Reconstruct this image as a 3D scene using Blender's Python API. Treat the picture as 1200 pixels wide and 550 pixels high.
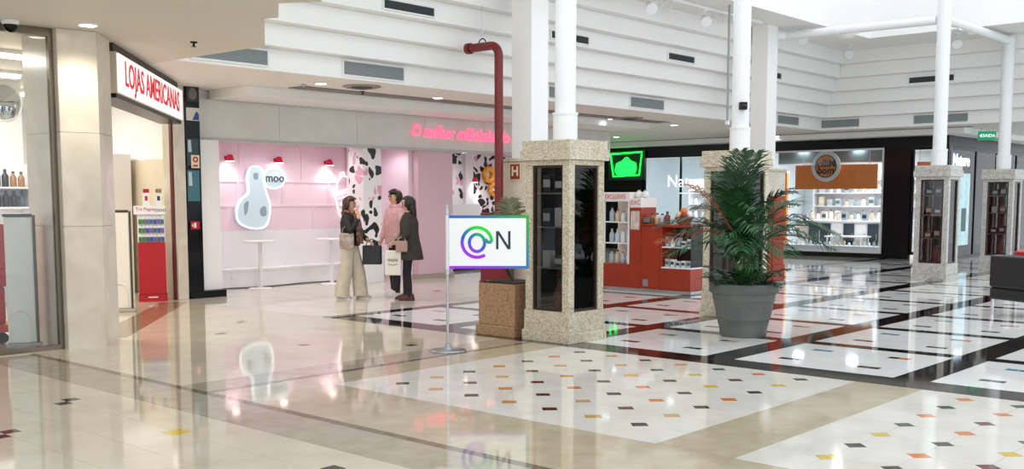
import bpy, bmesh, math, random
from mathutils import Vector, Matrix
random.seed(7)
PI = math.pi
for o in list(bpy.data.objects): bpy.data.objects.remove(o)
scene = bpy.context.scene
col = scene.collection

# ------------------------------------------------------------------ camera
F, PX, PY, HOR, CH = 1222.0, 600.0, 348.0, 233.0, 1.57     # focal length (px of a 1200 px frame), principal point, horizon, eye height
PIT = math.atan((PY - HOR) / F)
YAW = math.radians(41.75)                                   # heading, measured from the +X axis of the floor grid
cd = bpy.data.cameras.new('camera'); cam = bpy.data.objects.new('camera', cd); col.objects.link(cam)
cd.sensor_width = 36.0; cd.sensor_fit = 'HORIZONTAL'
cd.lens = F / 1200.0 * 36.0
cd.shift_y = (PY - 275.0) / 1200.0
cd.clip_end = 200
cam.location = (0, 0, CH)
cam.rotation_euler = (PI/2 - PIT, 0, YAW - PI/2)
scene.camera = cam

# ------------------------------------------------------------------ world, large lights, exposure
w = bpy.data.worlds.new('sky_and_fill'); scene.world = w; w.use_nodes = True  # overcast sky over the atrium, plus added ambient fill through the unmodelled sides
bg = w.node_tree.nodes['Background']
bg.inputs[0].default_value = (0.90, 0.955, 1.0, 1); bg.inputs[1].default_value = 1.25
vs = scene.view_settings
vs.view_transform = 'Standard'; vs.look = 'None'; vs.gamma = 1.0; vs.use_curve_mapping = False; vs.exposure = 0.30

# ------------------------------------------------------------------ pixel helpers (directions only; distance comes from floor / wall planes)
FW = Vector((math.cos(YAW)*math.cos(PIT), math.sin(YAW)*math.cos(PIT), -math.sin(PIT)))
RT = Vector((math.sin(YAW), -math.cos(YAW), 0)); UP = RT.cross(FW); CP = Vector((0, 0, CH))
def ray(x, y): return FW + RT*((x-PX)/F) + UP*((PY-y)/F)
def G(x, y, z=0.0):
    d = ray(x, y); return CP + d*((z-CH)/d.z)
def onX(x, y, X):
    d = ray(x, y); return CP + d*(X/d.x)
def onY(x, y, Y):
    d = ray(x, y); return CP + d*(Y/d.y)

# ------------------------------------------------------------------ materials
MATS = {}
def S(c):  # sRGB 0-255 -> linear
    return tuple(((v/255.0)/12.92 if v/255.0 <= 0.04045 else ((v/255.0+0.055)/1.055)**2.4) for v in c) + (1,)
def mat(name, c, rough=0.5, metal=0.0, c2=None, scale=8.0, detail=4.0, lo=0.35, hi=0.65, bump=0.0, emit=None, es=0.0,
        spec=0.5, trans=0.0, alpha=1.0, stretch=None, coat=0.0, distortion=0.0, rough2=None, sheen=0.0):
    if name in MATS: return MATS[name]
    m = bpy.data.materials.new(name); m.use_nodes = True; nt = m.node_tree; b = nt.nodes['Principled BSDF']
    b.inputs['Base Color'].default_value = S(c); b.inputs['Roughness'].default_value = rough
    b.inputs['Metallic'].default_value = metal; b.inputs['Specular IOR Level'].default_value = spec
    b.inputs['Transmission Weight'].default_value = trans; b.inputs['Alpha'].default_value = alpha
    b.inputs['Coat Weight'].default_value = coat; b.inputs['Coat Roughness'].default_value = 0.05
    if c2 is not None or bump:
        tc = nt.nodes.new('ShaderNodeTexCoord'); mp = nt.nodes.new('ShaderNodeMapping')
        geo = nt.nodes.new('ShaderNodeNewGeometry')
        nt.links.new(geo.outputs['Position'], mp.inputs['Vector'])
        if stretch: mp.inputs['Scale'].default_value = stretch
        n = nt.nodes.new('ShaderNodeTexNoise'); n.inputs['Scale'].default_value = scale; n.inputs['Detail'].default_value = detail
        n.inputs['Distortion'].default_value = distortion
        nt.links.new(mp.outputs['Vector'], n.inputs['Vector'])
        if c2 is not None:
            r = nt.nodes.new('ShaderNodeValToRGB'); r.color_ramp.elements[0].position = lo; r.color_ramp.elements[1].position = hi
            r.color_ramp.elements[0].color = S(c); r.color_ramp.elements[1].color = S(c2)
            nt.links.new(n.outputs['Fac'], r.inputs['Fac']); nt.links.new(r.outputs['Color'], b.inputs['Base Color'])
        if bump:
            bp = nt.nodes.new('ShaderNodeBump'); bp.inputs['Strength'].default_value = bump; bp.inputs['Distance'].default_value = 0.01
            nt.links.new(n.outputs['Fac'], bp.inputs['Height']); nt.links.new(bp.outputs['Normal'], b.inputs['Normal'])
    if emit is not None:
        b.inputs['Emission Color'].default_value = S(emit); b.inputs['Emission Strength'].default_value = es
    MATS[name] = m; return m

def ramp_mat(name, stops, axis=(1,0,0), offset=0.0, scale=1.0, rough=0.4, es=0.0):
    """colour print running along one local axis of the part"""
    m = bpy.data.materials.new(name); m.use_nodes = True; nt = m.node_tree; b = nt.nodes['Principled BSDF']
    b.inputs['Roughness'].default_value = rough
    tc = nt.nodes.new('ShaderNodeTexCoord'); d = nt.nodes.new('ShaderNodeVectorMath'); d.operation = 'DOT_PRODUCT'
    d.inputs[1].default_value = axis
    mm = nt.nodes.new('ShaderNodeMath'); mm.operation = 'MULTIPLY_ADD'; mm.inputs[1].default_value = scale; mm.inputs[2].default_value = offset
    r = nt.nodes.new('ShaderNodeValToRGB')
    nt.links.new(tc.outputs['Object'], d.inputs[0]); nt.links.new(d.outputs['Value'], mm.inputs[0]); nt.links.new(mm.outputs[0], r.inputs['Fac'])
    el = r.color_ramp.elements
    while len(el) < len(stops): el.new(0.5)
    for e, (p, c) in zip(el, stops): e.position = p; e.color = S(c)
    nt.links.new(r.outputs['Color'], b.inputs['Base Color'])
    if es:
        nt.links.new(r.outputs['Color'], b.inputs['Emission Color']); b.inputs['Emission Strength'].default_value = es
    return m

def cow_mat():
    m = bpy.data.materials.new('cow_print'); m.use_nodes = True; nt = m.node_tree; b = nt.nodes['Principled BSDF']
    b.inputs['Roughness'].default_value = 0.35
    geo = nt.nodes.new('ShaderNodeNewGeometry')
    nz = nt.nodes.new('ShaderNodeTexNoise'); nz.inputs['Scale'].default_value = 3.2; nz.inputs['Detail'].default_value = 1
    mx = nt.nodes.new('ShaderNodeVectorMath'); mx.operation = 'MULTIPLY_ADD'
    nt.links.new(geo.outputs['Position'], nz.inputs['Vector'])
    mx.inputs[1].default_value = (0.5, 0.5, 0.5)
    nt.links.new(nz.outputs['Color'], mx.inputs[0]); nt.links.new(geo.outputs['Position'], mx.inputs[2])
    vo = nt.nodes.new('ShaderNodeTexVoronoi'); vo.inputs['Scale'].default_value = 4.4; vo.inputs['Randomness'].default_value = 0.8
    nt.links.new(mx.outputs[0], vo.inputs['Vector'])
    lt = nt.nodes.new('ShaderNodeMath'); lt.operation = 'LESS_THAN'; lt.inputs[1].default_value = 0.42
    nt.links.new(vo.outputs['Distance'], lt.inputs[0])
    sep = nt.nodes.new('ShaderNodeSeparateColor'); nt.links.new(vo.outputs['Color'], sep.inputs[0])
    gt = nt.nodes.new('ShaderNodeMath'); gt.operation = 'GREATER_THAN'; gt.inputs[1].default_value = 0.72
    nt.links.new(sep.outputs[0], gt.inputs[0])
    c1 = nt.nodes.new('ShaderNodeMix'); c1.data_type = 'RGBA'; c1.inputs[6].default_value = S((24,24,26)); c1.inputs[7].default_value = S((226,170,192))
    nt.links.new(gt.outputs[0], c1.inputs[0])
    c2 = nt.nodes.new('ShaderNodeMix'); c2.data_type = 'RGBA'; c2.inputs[6].default_value = S((240,236,238))
    nt.links.new(lt.outputs[0], c2.inputs[0]); nt.links.new(c1.outputs[2], c2.inputs[7]); nt.links.new(c2.outputs[2], b.inputs['Base Color'])
    return m

def granite(name, cols, scale=260.0, rough=0.25):
    m = bpy.data.materials.new(name); m.use_nodes = True; nt = m.node_tree; b = nt.nodes['Principled BSDF']
    b.inputs['Roughness'].default_value = rough
    geo = nt.nodes.new('ShaderNodeNewGeometry'); vo = nt.nodes.new('ShaderNodeTexVoronoi'); vo.inputs['Scale'].default_value = scale*0.25
    nt.links.new(geo.outputs['Position'], vo.inputs['Vector'])
    sep = nt.nodes.new('ShaderNodeSeparateColor'); nt.links.new(vo.outputs['Color'], sep.inputs[0])
    nz = nt.nodes.new('ShaderNodeTexNoise'); nz.inputs['Scale'].default_value = 14; nz.inputs['Detail'].default_value = 3
    nt.links.new(geo.outputs['Position'], nz.inputs['Vector'])
    ad = nt.nodes.new('ShaderNodeMath'); ad.operation = 'MULTIPLY_ADD'; ad.inputs[1].default_value = 0.55; 
    nt.links.new(sep.outputs[0], ad.inputs[0])
    sc = nt.nodes.new('ShaderNodeMath'); sc.operation = 'MULTIPLY'; sc.inputs[1].default_value = 0.45; nt.links.new(nz.outputs['Fac'], sc.inputs[0])
    nt.links.new(sc.outputs[0], ad.inputs[2])
    r = nt.nodes.new('ShaderNodeValToRGB'); el = r.color_ramp.elements
    while len(el) < len(cols): el.new(0.5)
    for i, (e, c) in enumerate(zip(el, cols)): e.position = 0.1 + 0.8*i/(len(cols)-1); e.color = S(c)
    nt.links.new(ad.outputs[0], r.inputs['Fac']); nt.links.new(r.outputs['Color'], b.inputs['Base Color'])
    MATS[name] = m; return m

POL = 0.055   # polished stone
M_cream = mat('cream_stone', (198,187,166), POL, c2=(207,197,179), scale=2.2, detail=6)
M_white = mat('white_stone', (212,206,195), POL, c2=(222,218,209), scale=2.6, detail=6)
M_panel = mat('panel_stone', (232,230,226), POL, c2=(240,240,238), scale=2.4, detail=6)
M_beige = mat('beige_stone', (180,166,140), POL, c2=(191,178,154), scale=5, detail=6)
M_grey = mat('grey_band_stone', (164,153,134), POL, c2=(176,166,148), scale=6, detail=6)
M_line = mat('dark_line_stone', (112,100,84), POL, c2=(130,117,98), scale=9)
M_black = mat('black_stone', (18,17,16), 0.05, c2=(40,34,30), scale=30, detail=5)
M_brown = mat('brown_stone', (150,126,98), 0.12, c2=(130,106,82), scale=12)
M_joint = mat('joint_mortar', (176,168,152), 0.25)
M_wall = mat('white_paint', (247,247,245), 0.6, bump=0.02, scale=60)
M_ceil = mat('ceiling_paint', (243,239,232), 0.62, bump=0.02, scale=50)
M_fascia = mat('grey_fascia_panel', (214,212,208), 0.35, c2=(222,221,218), scale=2)
M_marble = mat('cream_marble', (206,195,178), 0.22, c2=(222,213,198), scale=1.6, detail=8, distortion=1.5)
M_whitemetal = mat('white_metal', (238,240,240), 0.35)
M_grille = mat('grille_slat_metal', (168,176,176), 0.4)
M_dark = mat('dark_void', (52,57,60), 0.6)
M_blackm = mat('black_metal', (14,15,16), 0.3, spec=0.25)
M_blackg = mat('black_gloss', (12,13,15), 0.12, spec=0.22)
M_steel = mat('brushed_steel', (178,182,184), 0.25, metal=0.9)
M_chrome = mat('chrome', (210,212,214), 0.12, metal=1.0)
M_red = mat('red_paint', (124,22,18), 0.35, c2=(108,18,16), scale=6)
M_redpl = mat('red_plastic', (176,16,30), 0.4)
M_pink = mat('pink_paint', (238,210,222), 0.55, c2=(242,215,226), scale=1.5)
M_pinkd = mat('dusty_pink_paint', (222,188,200), 0.55)
M_pinkl = mat('pale_pink_paint', (244,222,234), 0.55)
M_wwhite = mat('wainscot_white', (240,238,240), 0.45)
M_orange = mat('orange_laminate', (166,50,16), 0.35, c2=(154,44,12), scale=4)
M_orangeb = mat('orange_band', (240,128,24), 0.4)
M_glow = mat('lamp_glow', (255,250,240), 0.4, emit=(255,246,232), es=9.0)
M_glowc = mat('lamp_glow_cool', (245,250,255), 0.4, emit=(240,248,255), es=7.0)
M_gran = granite('cream_granite', [(150,136,112),(188,175,150),(210,200,178),(226,218,198)], 300)
M_grang = granite('grey_granite', [(134,131,124),(170,167,160),(198,195,188),(216,213,207)], 300)
M_granb = granite('brown_granite', [(120,88,62),(158,122,90),(178,144,108),(150,112,80)], 300)
M_cow = cow_mat()
def glass_mat(name, tint=(0.96,0.99,1.0), refl=0.10):
    m = bpy.data.materials.new(name); m.use_nodes = True; nt = m.node_tree; nt.nodes.remove(nt.nodes['Principled BSDF'])
    out = nt.nodes['Material Output']; t = nt.nodes.new('ShaderNodeBsdfTransparent'); t.inputs[0].default_value = (*tint, 1)
    gl = nt.nodes.new('ShaderNodeBsdfGlossy'); gl.inputs['Roughness'].default_value = 0.02
    lw = nt.nodes.new('ShaderNodeFresnel'); lw.inputs[0].default_value = 1.45
    mx = nt.nodes.new('ShaderNodeMixShader'); nt.links.new(lw.outputs[0], mx.inputs[0])
    nt.links.new(t.outputs[0], mx.inputs[1]); nt.links.new(gl.outputs[0], mx.inputs[2]); nt.links.new(mx.outputs[0], out.inputs[0])
    MATS[name] = m; return m
M_glass = glass_mat('clear_glass')
M_glassd = glass_mat('smoked_glass', (0.86,0.87,0.88))
M_mirror = mat('mirror', (200,204,204), 0.03, metal=1.0)

# ------------------------------------------------------------------ mesh builder
class MB:
    def __init__(s): s.v = []; s.f = []
    def add(s, vs, fs):
        n = len(s.v); s.v += [tuple(v) for v in vs]; s.f += [tuple(i+n for i in f) for f in fs]; return s
    def box(s, x0, x1, y0, y1, z0, z1):
        return s.add([(x0,y0,z0),(x1,y0,z0),(x1,y1,z0),(x0,y1,z0),(x0,y0,z1),(x1,y0,z1),(x1,y1,z1),(x0,y1,z1)],
                     [(0,3,2,1),(4,5,6,7),(0,1,5,4),(1,2,6,5),(2,3,7,6),(3,0,4,7)])
    def prism(s, poly, z0, z1):
        n = len(poly)
        return s.add([(x,y,z0) for x,y in poly]+[(x,y,z1) for x,y in poly],
                     [tuple(range(n-1,-1,-1)), tuple(range(n,2*n))]+[(i,(i+1)%n,n+(i+1)%n,n+i) for i in range(n)])
    def xz(s, poly, y0, y1):   # outline in the x-z plane, thickness along y (poly counter-clockwise seen from -y)
        n = len(poly)
        return s.add([(x,y0,z) for x,z in poly]+[(x,y1,z) for x,z in poly],
                     [tuple(range(n)), tuple(range(2*n-1,n-1,-1))]+[((i+1)%n,i,n+i,n+(i+1)%n) for i in range(n)])
    def lathe(s, prof, n=24, c=(0,0,0), sx=1.0, sy=1.0):
        vs = []; m = len(prof)
        for r, z in prof:
            for k in range(n):
                a = 2*PI*k/n; vs.append((c[0]+r*sx*math.cos(a), c[1]+r*sy*math.sin(a), c[2]+z))
        fs = [(j*n+k, j*n+(k+1)%n, (j+1)*n+(k+1)%n, (j+1)*n+k) for j in range(m-1) for k in range(n)]
        fs.append(tuple(range(n-1,-1,-1))); fs.append(tuple((m-1)*n+k for k in range(n)))
        return s.add(vs, fs)
    def cyl(s, c, r, z0, z1, n=20, r1=None):
        return s.lathe([(r, z0), (r if r1 is None else r1, z1)], n, (c[0], c[1], 0))
    def tube(s, path, r, n=8, caps=True, flat=1.0):
        P = [Vector(p) for p in path]; m = len(P); rs = r if isinstance(r, (list,tuple)) else [r]*m
        vs = []; prev = None
        for i in range(m):
            t = (P[min(i+1,m-1)] - P[max(i-1,0)]).normalized()
            if prev is None:
                a = Vector((0,0,1)) if abs(t.z) < 0.9 else Vector((1,0,0)); u = t.cross(a).normalized()
            else:
                u = (prev - t*prev.dot(t)).normalized()
            prev = u; v = t.cross(u)
            for k in range(n):
                an = 2*PI*k/n; vs.append(P[i] + u*(rs[i]*math.cos(an)) + v*(rs[i]*flat*math.sin(an)))
        fs = [(j*n+k, j*n+(k+1)%n, (j+1)*n+(k+1)%n, (j+1)*n+k) for j in range(m-1) for k in range(n)]
        if caps: fs.append(tuple(range(n-1,-1,-1))); fs.append(tuple((m-1)*n+k for k in range(n)))
        return s.add(vs, fs)
    def loft(s, rings, n=20, caps=True):
        """rings: (cx,cy,z,rx,ry[,tilt]) ellipses stacked upward"""
        vs = []; m = len(rings)
        for R in rings:
            cx, cy, z, rx, ry = R[:5]; tl = R[5] if len(R) > 5 else 0
            for k in range(n):
                a = 2*PI*k/n; vs.append((cx+rx*math.cos(a), cy+ry*math.sin(a), z+tl*math.cos(a)))
        fs = [(j*n+k, j*n+(k+1)%n, (j+1)*n+(k+1)%n, (j+1)*n+k) for j in range(m-1) for k in range(n)]
        if caps: fs.append(tuple(range(n-1,-1,-1))); fs.append(tuple((m-1)*n+k for k in range(n)))
        return s.add(vs, fs)
    def sphere(s, c, r, n=12, m=8, sz=1.0):
        pr = [(r*math.sin(PI*j/m) + 1e-4, -r*sz*math.cos(PI*j/m)) for j in range(m+1)]
        return s.lathe(pr, n, c)
    def mesh(s, name):
        me = bpy.data.meshes.new(name); me.from_pydata(s.v, [], s.f); me.update(); return me
    def build(s, name, material, parent=None, smooth=False, bevel=0.0, seg=2, loc=None, rz=None, sub=0):
        me = s.mesh(name); me.materials.append(material)
        if smooth: me.polygons.foreach_set('use_smooth', [True]*len(me.polygons)); 
        o = bpy.data.objects.new(name, me); col.objects.link(o)
        if parent is not None: o.parent = parent
        if loc is not None: o.location = loc
        if rz is not None: o.rotation_euler = (0,0,rz)
        if bevel:
            b = o.modifiers.new('bevel', 'BEVEL'); b.width = bevel; b.segments = seg; b.limit_method = 'ANGLE'; b.angle_limit = 0.6
        if sub:
            b = o.modifiers.new('subdiv', 'SUBSURF'); b.levels = sub; b.render_levels = sub
        if smooth and not sub:
            try: me.set_sharp_from_angle(angle=0.7)
            except Exception: pass
        return o

def tag(o, label, cat, group=None):
    o['label'] = label; o['category'] = cat
    if group: o['group'] = group
    return o
def thing(name, label, cat, loc=(0,0,0), rz=0.0, group=None):
    o = bpy.data.objects.new(name, None); col.objects.link(o); o.location = loc; o.rotation_euler = (0,0,rz)
    o.empty_display_size = 0.1
    return tag(o, label, cat, group)
def struct(o, label=None):
    o['kind'] = 'structure'
    if label: o['label'] = label
    return o
def sroot(name, loc=(0,0,0), rz=0.0, label=None):
    o = bpy.data.objects.new(name, None); col.objects.link(o); o.location = loc; o.rotation_euler = (0,0,rz)
    return struct(o, label)
def copy_tree(o, parent=None, loc=None, rz=None, label=None, group=None):
    c = o.copy(); col.objects.link(c); c.parent = parent
    if loc is not None: c.location = loc
    if rz is not None: c.rotation_euler = (0,0,rz)
    if label: c['label'] = label
    if group: c['group'] = group
    for ch in o.children: copy_tree(ch, c)
    return c
def piece(name, me, parent, loc, rz=0.0, material=None):
    o = bpy.data.objects.new(name, me); col.objects.link(o); o.parent = parent; o.location = loc; o.rotation_euler = (0,0,rz)
    return o
def text_mesh(s, size, extrude=0.004, xscale=1.0, offset=0.0, shear=0.0, align='CENTER', mirror=False, spacing=1.0):
    cu = bpy.data.curves.new('lettering', 'FONT'); cu.body = s; cu.size = size; cu.extrude = extrude; cu.offset = offset
    cu.shear = shear; cu.align_x = align; cu.align_y = 'CENTER'; cu.space_character = spacing; cu.resolution_u = 3
    o = bpy.data.objects.new('lettering', cu); col.objects.link(o)
    bpy.context.view_layer.update()
    me = bpy.data.meshes.new_from_object(o.evaluated_get(bpy.context.evaluated_depsgraph_get()))
    bpy.data.objects.remove(o); bpy.data.curves.remove(cu)
    k = -xscale if mirror else xscale
    for v in me.vertices:
        x, y, z = v.co; v.co = (x*k, -z, y)          # x to the right, z up, facing -y
    if mirror: me.flip_normals()
    me.materials.clear(); me.update(); return me
def text(s, size, m, parent, loc, name='lettering', rz=0.0, **kw):
    me = text_mesh(s, size, **kw); me.name = name; me.materials.append(m)
    o = bpy.data.objects.new(name, me); col.objects.link(o); o.parent = parent; o.location = loc; o.rotation_euler = (0,0,rz)
    return o
def lamp(kind, loc, power, color=(1,1,1), size=0.3, rot=(0,0,0), spot=2.2, name='light', sy=None):
    l = bpy.data.lights.new(name, kind); l.energy = power; l.color = color
    if kind == 'AREA':
        l.shape = 'RECTANGLE'; l.size = size; l.size_y = sy or size
    elif kind == 'SPOT': l.spot_size = spot; l.spot_blend = 0.8; l.shadow_soft_size = size
    else: l.shadow_soft_size = size
    o = bpy.data.objects.new(name, l); col.objects.link(o); o.location = loc; o.rotation_euler = rot; return o

# ================================================================== FLOOR
floor = MB().box(-4, 38, -5, 24, -0.15, -0.012).build('floor', M_joint)
struct(floor, 'polished stone mall floor with inlaid bands and small coloured inserts')
GAP = 0.0025
def slab(x0, x1, y0, y1, m, name='stone_slab', gap=GAP):
    k = ('slab', round(x1-x0,4), round(y1-y0,4), m.name)
    if k not in SL:
        hx, hy = (x1-x0)/2-gap, (y1-y0)/2-gap
        me = MB().box(-hx,hx,-hy,hy,-0.012,0).mesh(name); me.materials.append(m); SL[k] = me
    return piece(name, SL[k], floor, ((x0+x1)/2, (y0+y1)/2, 0))
SL = {}
PT = 0.407
DR = PT*0.19                     # half diagonal of an insert (cut corner)
def oct_tile(m, sx=PT, sy=PT, cuts=(1,1,1,1)):
    k = ('oct', m.name, round(sx,3), round(sy,3), cuts)
    if k not in SL:
        hx, hy = sx/2-0.0012, sy/2-0.0012; c = DR; p = []
        for (ax, ay, f, first) in ((1,-1,cuts[0],0),(1,1,cuts[1],1),(-1,1,cuts[2],0),(-1,-1,cuts[3],1)):
            if not f: p.append((ax*hx, ay*hy)); continue
            a = (ax*(hx-c), ay*hy); b = (ax*hx, ay*(hy-c))
            p += [a, b] if not first else [b, a]
        me = MB().prism(p, -0.012, 0).mesh('floor_tile'); me.materials.append(m); SL[k] = me
    return SL[k]
INS = {n: mat('insert_'+n, c, 0.06, c2=c2, scale=60, detail=3) for n, c, c2 in (
    ('yellow',(214,184,40),(196,166,50)), ('orange',(220,126,56),(204,110,52)), ('tan',(206,170,110),(190,152,96)),
    ('wine',(112,44,40),(84,36,34)), ('umber',(86,62,46),(64,48,40)), ('charcoal',(56,56,50),(38,40,36)),
    ('green',(58,92,66),(40,66,50)), ('blue',(72,132,150),(96,150,164)), ('rust',(190,84,60),(160,70,56)), ('black',(28,27,25),(48,44,40)))}
def diamond(m, r=DR*0.96):
    k = ('dia', m.name, round(r,3))
    if k not in SL:
        me = MB().prism([(r,0),(0,r),(-r,0),(0,-r)], -0.012, 0.0).mesh('stone_insert'); me.materials.append(m); SL[k] = me
    return SL[k]
def square(m, h=0.055):
    k = ('sq', m.name, h)
    if k not in SL:
        me = MB().box(-h,h,-h,h,-0.010,0.0008).mesh('stone_insert'); me.materials.append(m); SL[k] = me
    return SL[k]
def octfield(x0, y0, nx, ny, xlast, seed):
    rnd = random.Random(seed)
    for i in range(nx):
        for j in range(ny):
            xa = x0+i*PT; xb = min(xa+PT, xlast); ya = y0+j*PT
            c = (int(xb < xlast-1e-3 and j > 0), int(xb < xlast-1e-3 and j < ny-1), int(i > 0 and j < ny-1), int(i > 0 and j > 0))
            piece('floor_tile', oct_tile(M_white, xb-xa, PT, c), floor, ((xa+xb)/2, ya+PT/2, 0))
            if i > 0 and j > 0:
                if (i-j) % 2 == 0: n = rnd.choice(['wine','charcoal','umber','green','wine','charcoal'])
                else: n = rnd.choice(['yellow','orange','yellow','orange','tan'])
                piece('stone_insert', diamond(INS[n]), floor, (xa, ya, 0))
octfield(5.53, 3.70, 8, 8, 8.60, 3)
octfield(5.53, 3.13-5*PT, 8, 5, 8.60, 5)
# left cream field
for i in range(6):
    for j in range(17):
        x0 = 4.06-0.4*(i+1); y0 = 3.9+0.4*j
        slab(x0, x0+0.4, y0, y0+0.4, M_cream, 'floor_tile', 0.0012)
slab(-4, 1.66, -5, 10.7, M_cream); slab(1.66, 4.06, -5, 3.9, M_cream)
def pair(x, y, a, b, dx=1):
    piece('stone_insert', square(INS[a]), floor, (x-0.056, y-0.056*dx, 0)); piece('stone_insert', square(INS[b]), floor, (x+0.056, y+0.056*dx, 0))
pair(3.66, 7.9, 'umber', 'black'); pair(2.86, 7.1, 'black', 'umber'); piece('stone_insert', square(INS['yellow'], 0.075), floor, (3.66, 6.3, 0))
pair(3.7, 4.70, 'umber', 'black'); pair(2.86, 8.7, 'umber', 'charcoal')
# bands around the fields
yb = [-5, 3.13-5*PT] + [3.13-5*PT + 0.86*k for k in range(1,15)]
yb = [y for y in yb if y < 10.4] + [10.58]
for a, b in zip(yb[:-1], yb[1:]):
    slab(4.06, 4.53, a, b, M_grey, 'band_stone', 0.001)
slab(4.53, 4.61, -5, 10.58, M_line, 'band_stone', 0.0005)
yy = [-5, 1.1, 2.0, 2.9, 3.8, 4.7, 5.6, 6.956]
for a, b in zip(yy[:-1], yy[1:]):
    slab(4.61, 5.53, a, b, M_beige, 'band_stone', 0.001)
for k in range(4):
    a = 5.53+k*0.7675; slab(a, a+0.7675, 3.13, 3.70, M_beige, 'band_stone', 0.001)
for k in range(5):
    a = 4.61+k*0.798; b = a+0.798
    slab(a, b, 6.956, 7.38, M_beige, 'band_stone', 0.001); slab(a, b, 7.46, 7.86, M_grey, 'band_stone', 0.001)
slab(4.61, 8.60, 7.38, 7.46, M_line, 'band_stone', 0.0005)
slab(5.53, 8.60, -5, 3.13-5*PT, M_white)
# cream field in front of the shops
for i in range(5):
    for j in range(4):
        xa = 4.61+i*0.798; ya = 7.86+j*0.76; slab(xa, xa+0.798, ya, ya+0.76, M_cream, 'floor_tile', 0.0012)
slab(4.61, 8.60, 10.90, 15.0, M_cream); slab(-4, 4.61, 10.7, 15.0, M_cream, gap=0.001)
slab(-4, 9.2, 15.0, 24, M_cream)
slab(8.60, 27.0, 11.08, 15.0, M_white); slab(9.2, 27.0, 15.0, 24, M_white)
for p in ((6.80,10.63),(7.60,11.43),(7.63,8.27)): pair(*p, 'umber', 'tan')
piece('stone_insert', square(INS['umber']), floor, (6.82, 9.09, 0)); pair(12.4, 12.79, 'umber', 'orange')
# black-framed panels
slab(8.60, 9.01, -5, 10.90, M_black, 'black_band'); slab(8.60, 27.0, 10.82, 11.08, M_black, 'black_band')
XS = [9.01 + 1.75*k for k in range(11)]; YS = [(-0.26,1.32),(1.64,3.22),(3.54,5.12),(5.45,7.02),(7.35,8.92),(9.25,10.82)]
slab(9.01, 38.0, -5, -0.58, M_panel)
for (a, b) in [(-0.58,-0.26)]+[(YS[i][1], YS[i+1][0]) for i in range(5)]: slab(9.01, 27.0, a, b, M_black, 'black_band', 0.0008)
rnd = random.Random(11); FARI = {}
for i, x in enumerate(XS):
    xe = min(x+1.53, 27.0)
    for j, (ya, yb_) in enumerate(YS):
        if xe - x > 0.3: slab(x, xe, ya, yb_, M_panel, 'floor_panel', 0.0012)
        if x+1.75 < 27.0: slab(x+1.53, x+1.75, ya, yb_, M_black, 'black_band', 0.0008)
        if xe-x < 1.5: continue
        far = x > 15.5 or j == 0
        cx, cy = (x+xe)/2, (ya+yb_)/2
        for sx in (-1,1):
            for sy in (-1,1):
                px_, py_ = cx+sx*0.37, cy+sy*0.40
                if sx < 0: a, b = rnd.choice([('charcoal','black'),('black','charcoal'),('umber','black')])
                elif sy > 0: a, b = rnd.choice([('blue','blue'),('tan','blue'),('blue','blue')])
                else: a, b = rnd.choice([('umber','orange'),('umber','tan'),('black','orange')])
                if far:
                    FARI.setdefault(a, MB()).box(px_-0.052,px_+0.052,py_+0.003,py_+0.107,-0.010,0.0008); FARI.setdefault(b, MB()).box(px_-0.052,px_+0.052,py_-0.107,py_-0.003,-0.010,0.0008)
                else:
                    piece('stone_insert', square(INS[a], 0.052), floor, (px_, py_+0.055, 0)); piece('stone_insert', square(INS[b], 0.052), floor, (px_, py_-0.055, 0))
for n_, b_ in FARI.items(): b_.build('distant_inserts', INS[n_], floor)['kind'] = 'stuff'
slab(27.0, 38.0, -0.58, 10.0, M_panel); slab(27.0, 38.0, 10.0, 24, M_panel)
# brown threshold along the diagonal shop entrance
DA = math.atan2(3.2, 2.7)                                   # direction of the diagonal entrance
def threshold():
    b = MB().box(0, 4.15, 0.02, 0.42, -0.010, 0.0006); o = b.build('threshold_stone', M_brown, floor); o.location = (5.86, 11.06, 0); o.rotation_euler = (0,0,DA)
threshold()

# ================================================================== CEILINGS AND STEPPED COVE
ZS, Y0, X0, NS, SD, SH = 3.30, 12.0, 25.3, 6, 0.20, 0.30
ZT = ZS + NS*SH
left_poly = [(-4,6.4),(5.19,6.60),(5.89,7.51),(5.69,7.86),(6.13,8.48),(6.07,8.62),(7.14,10.14),(7.10,12.0),(7.10,22.5),(-4,22.5)]
c = MB().prism(left_poly, ZS, ZS+0.12).build('ceiling', mat('beige_ceiling_paint',(224,217,206),0.62,bump=0.02,scale=50)); struct(c, 'beige flat ceiling over the left shop entrance')
c = MB().box(7.10, 37, Y0+0.002, 22.5, ZS, ZS+0.12).build('ceiling', M_ceil); struct(c, 'flat white ceiling in front of the back shops')
c = MB().box(X0+0.002, 37, -4, Y0, ZS, ZS+0.12).build('ceiling', M_ceil); struct(c, 'flat white ceiling in front of the right-hand shops')
cove_b = sroot('wall_back'); cove_b['label'] = 'white stepped cove rising from the ceiling on the back side of the hall'
cove_r = sroot('wall_right'); cove_r['label'] = 'white stepped cove rising from the ceiling on the right side of the hall'
for k in range(NS):
    z = ZS + k*SH
    zb = z if k else ZS+0.001
    MB().box(4.6, X0+0.5, Y0-SD*k, Y0+0.5, zb, z+SH-0.001).build('cove_step', M_wall, cove_b, bevel=0.008)
    MB().box(X0-SD*k, X0+0.5, -4, Y0-SD*k-0.001, zb, z+SH-0.001).build('cove_step', M_wall, cove_r, bevel=0.008)
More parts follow.
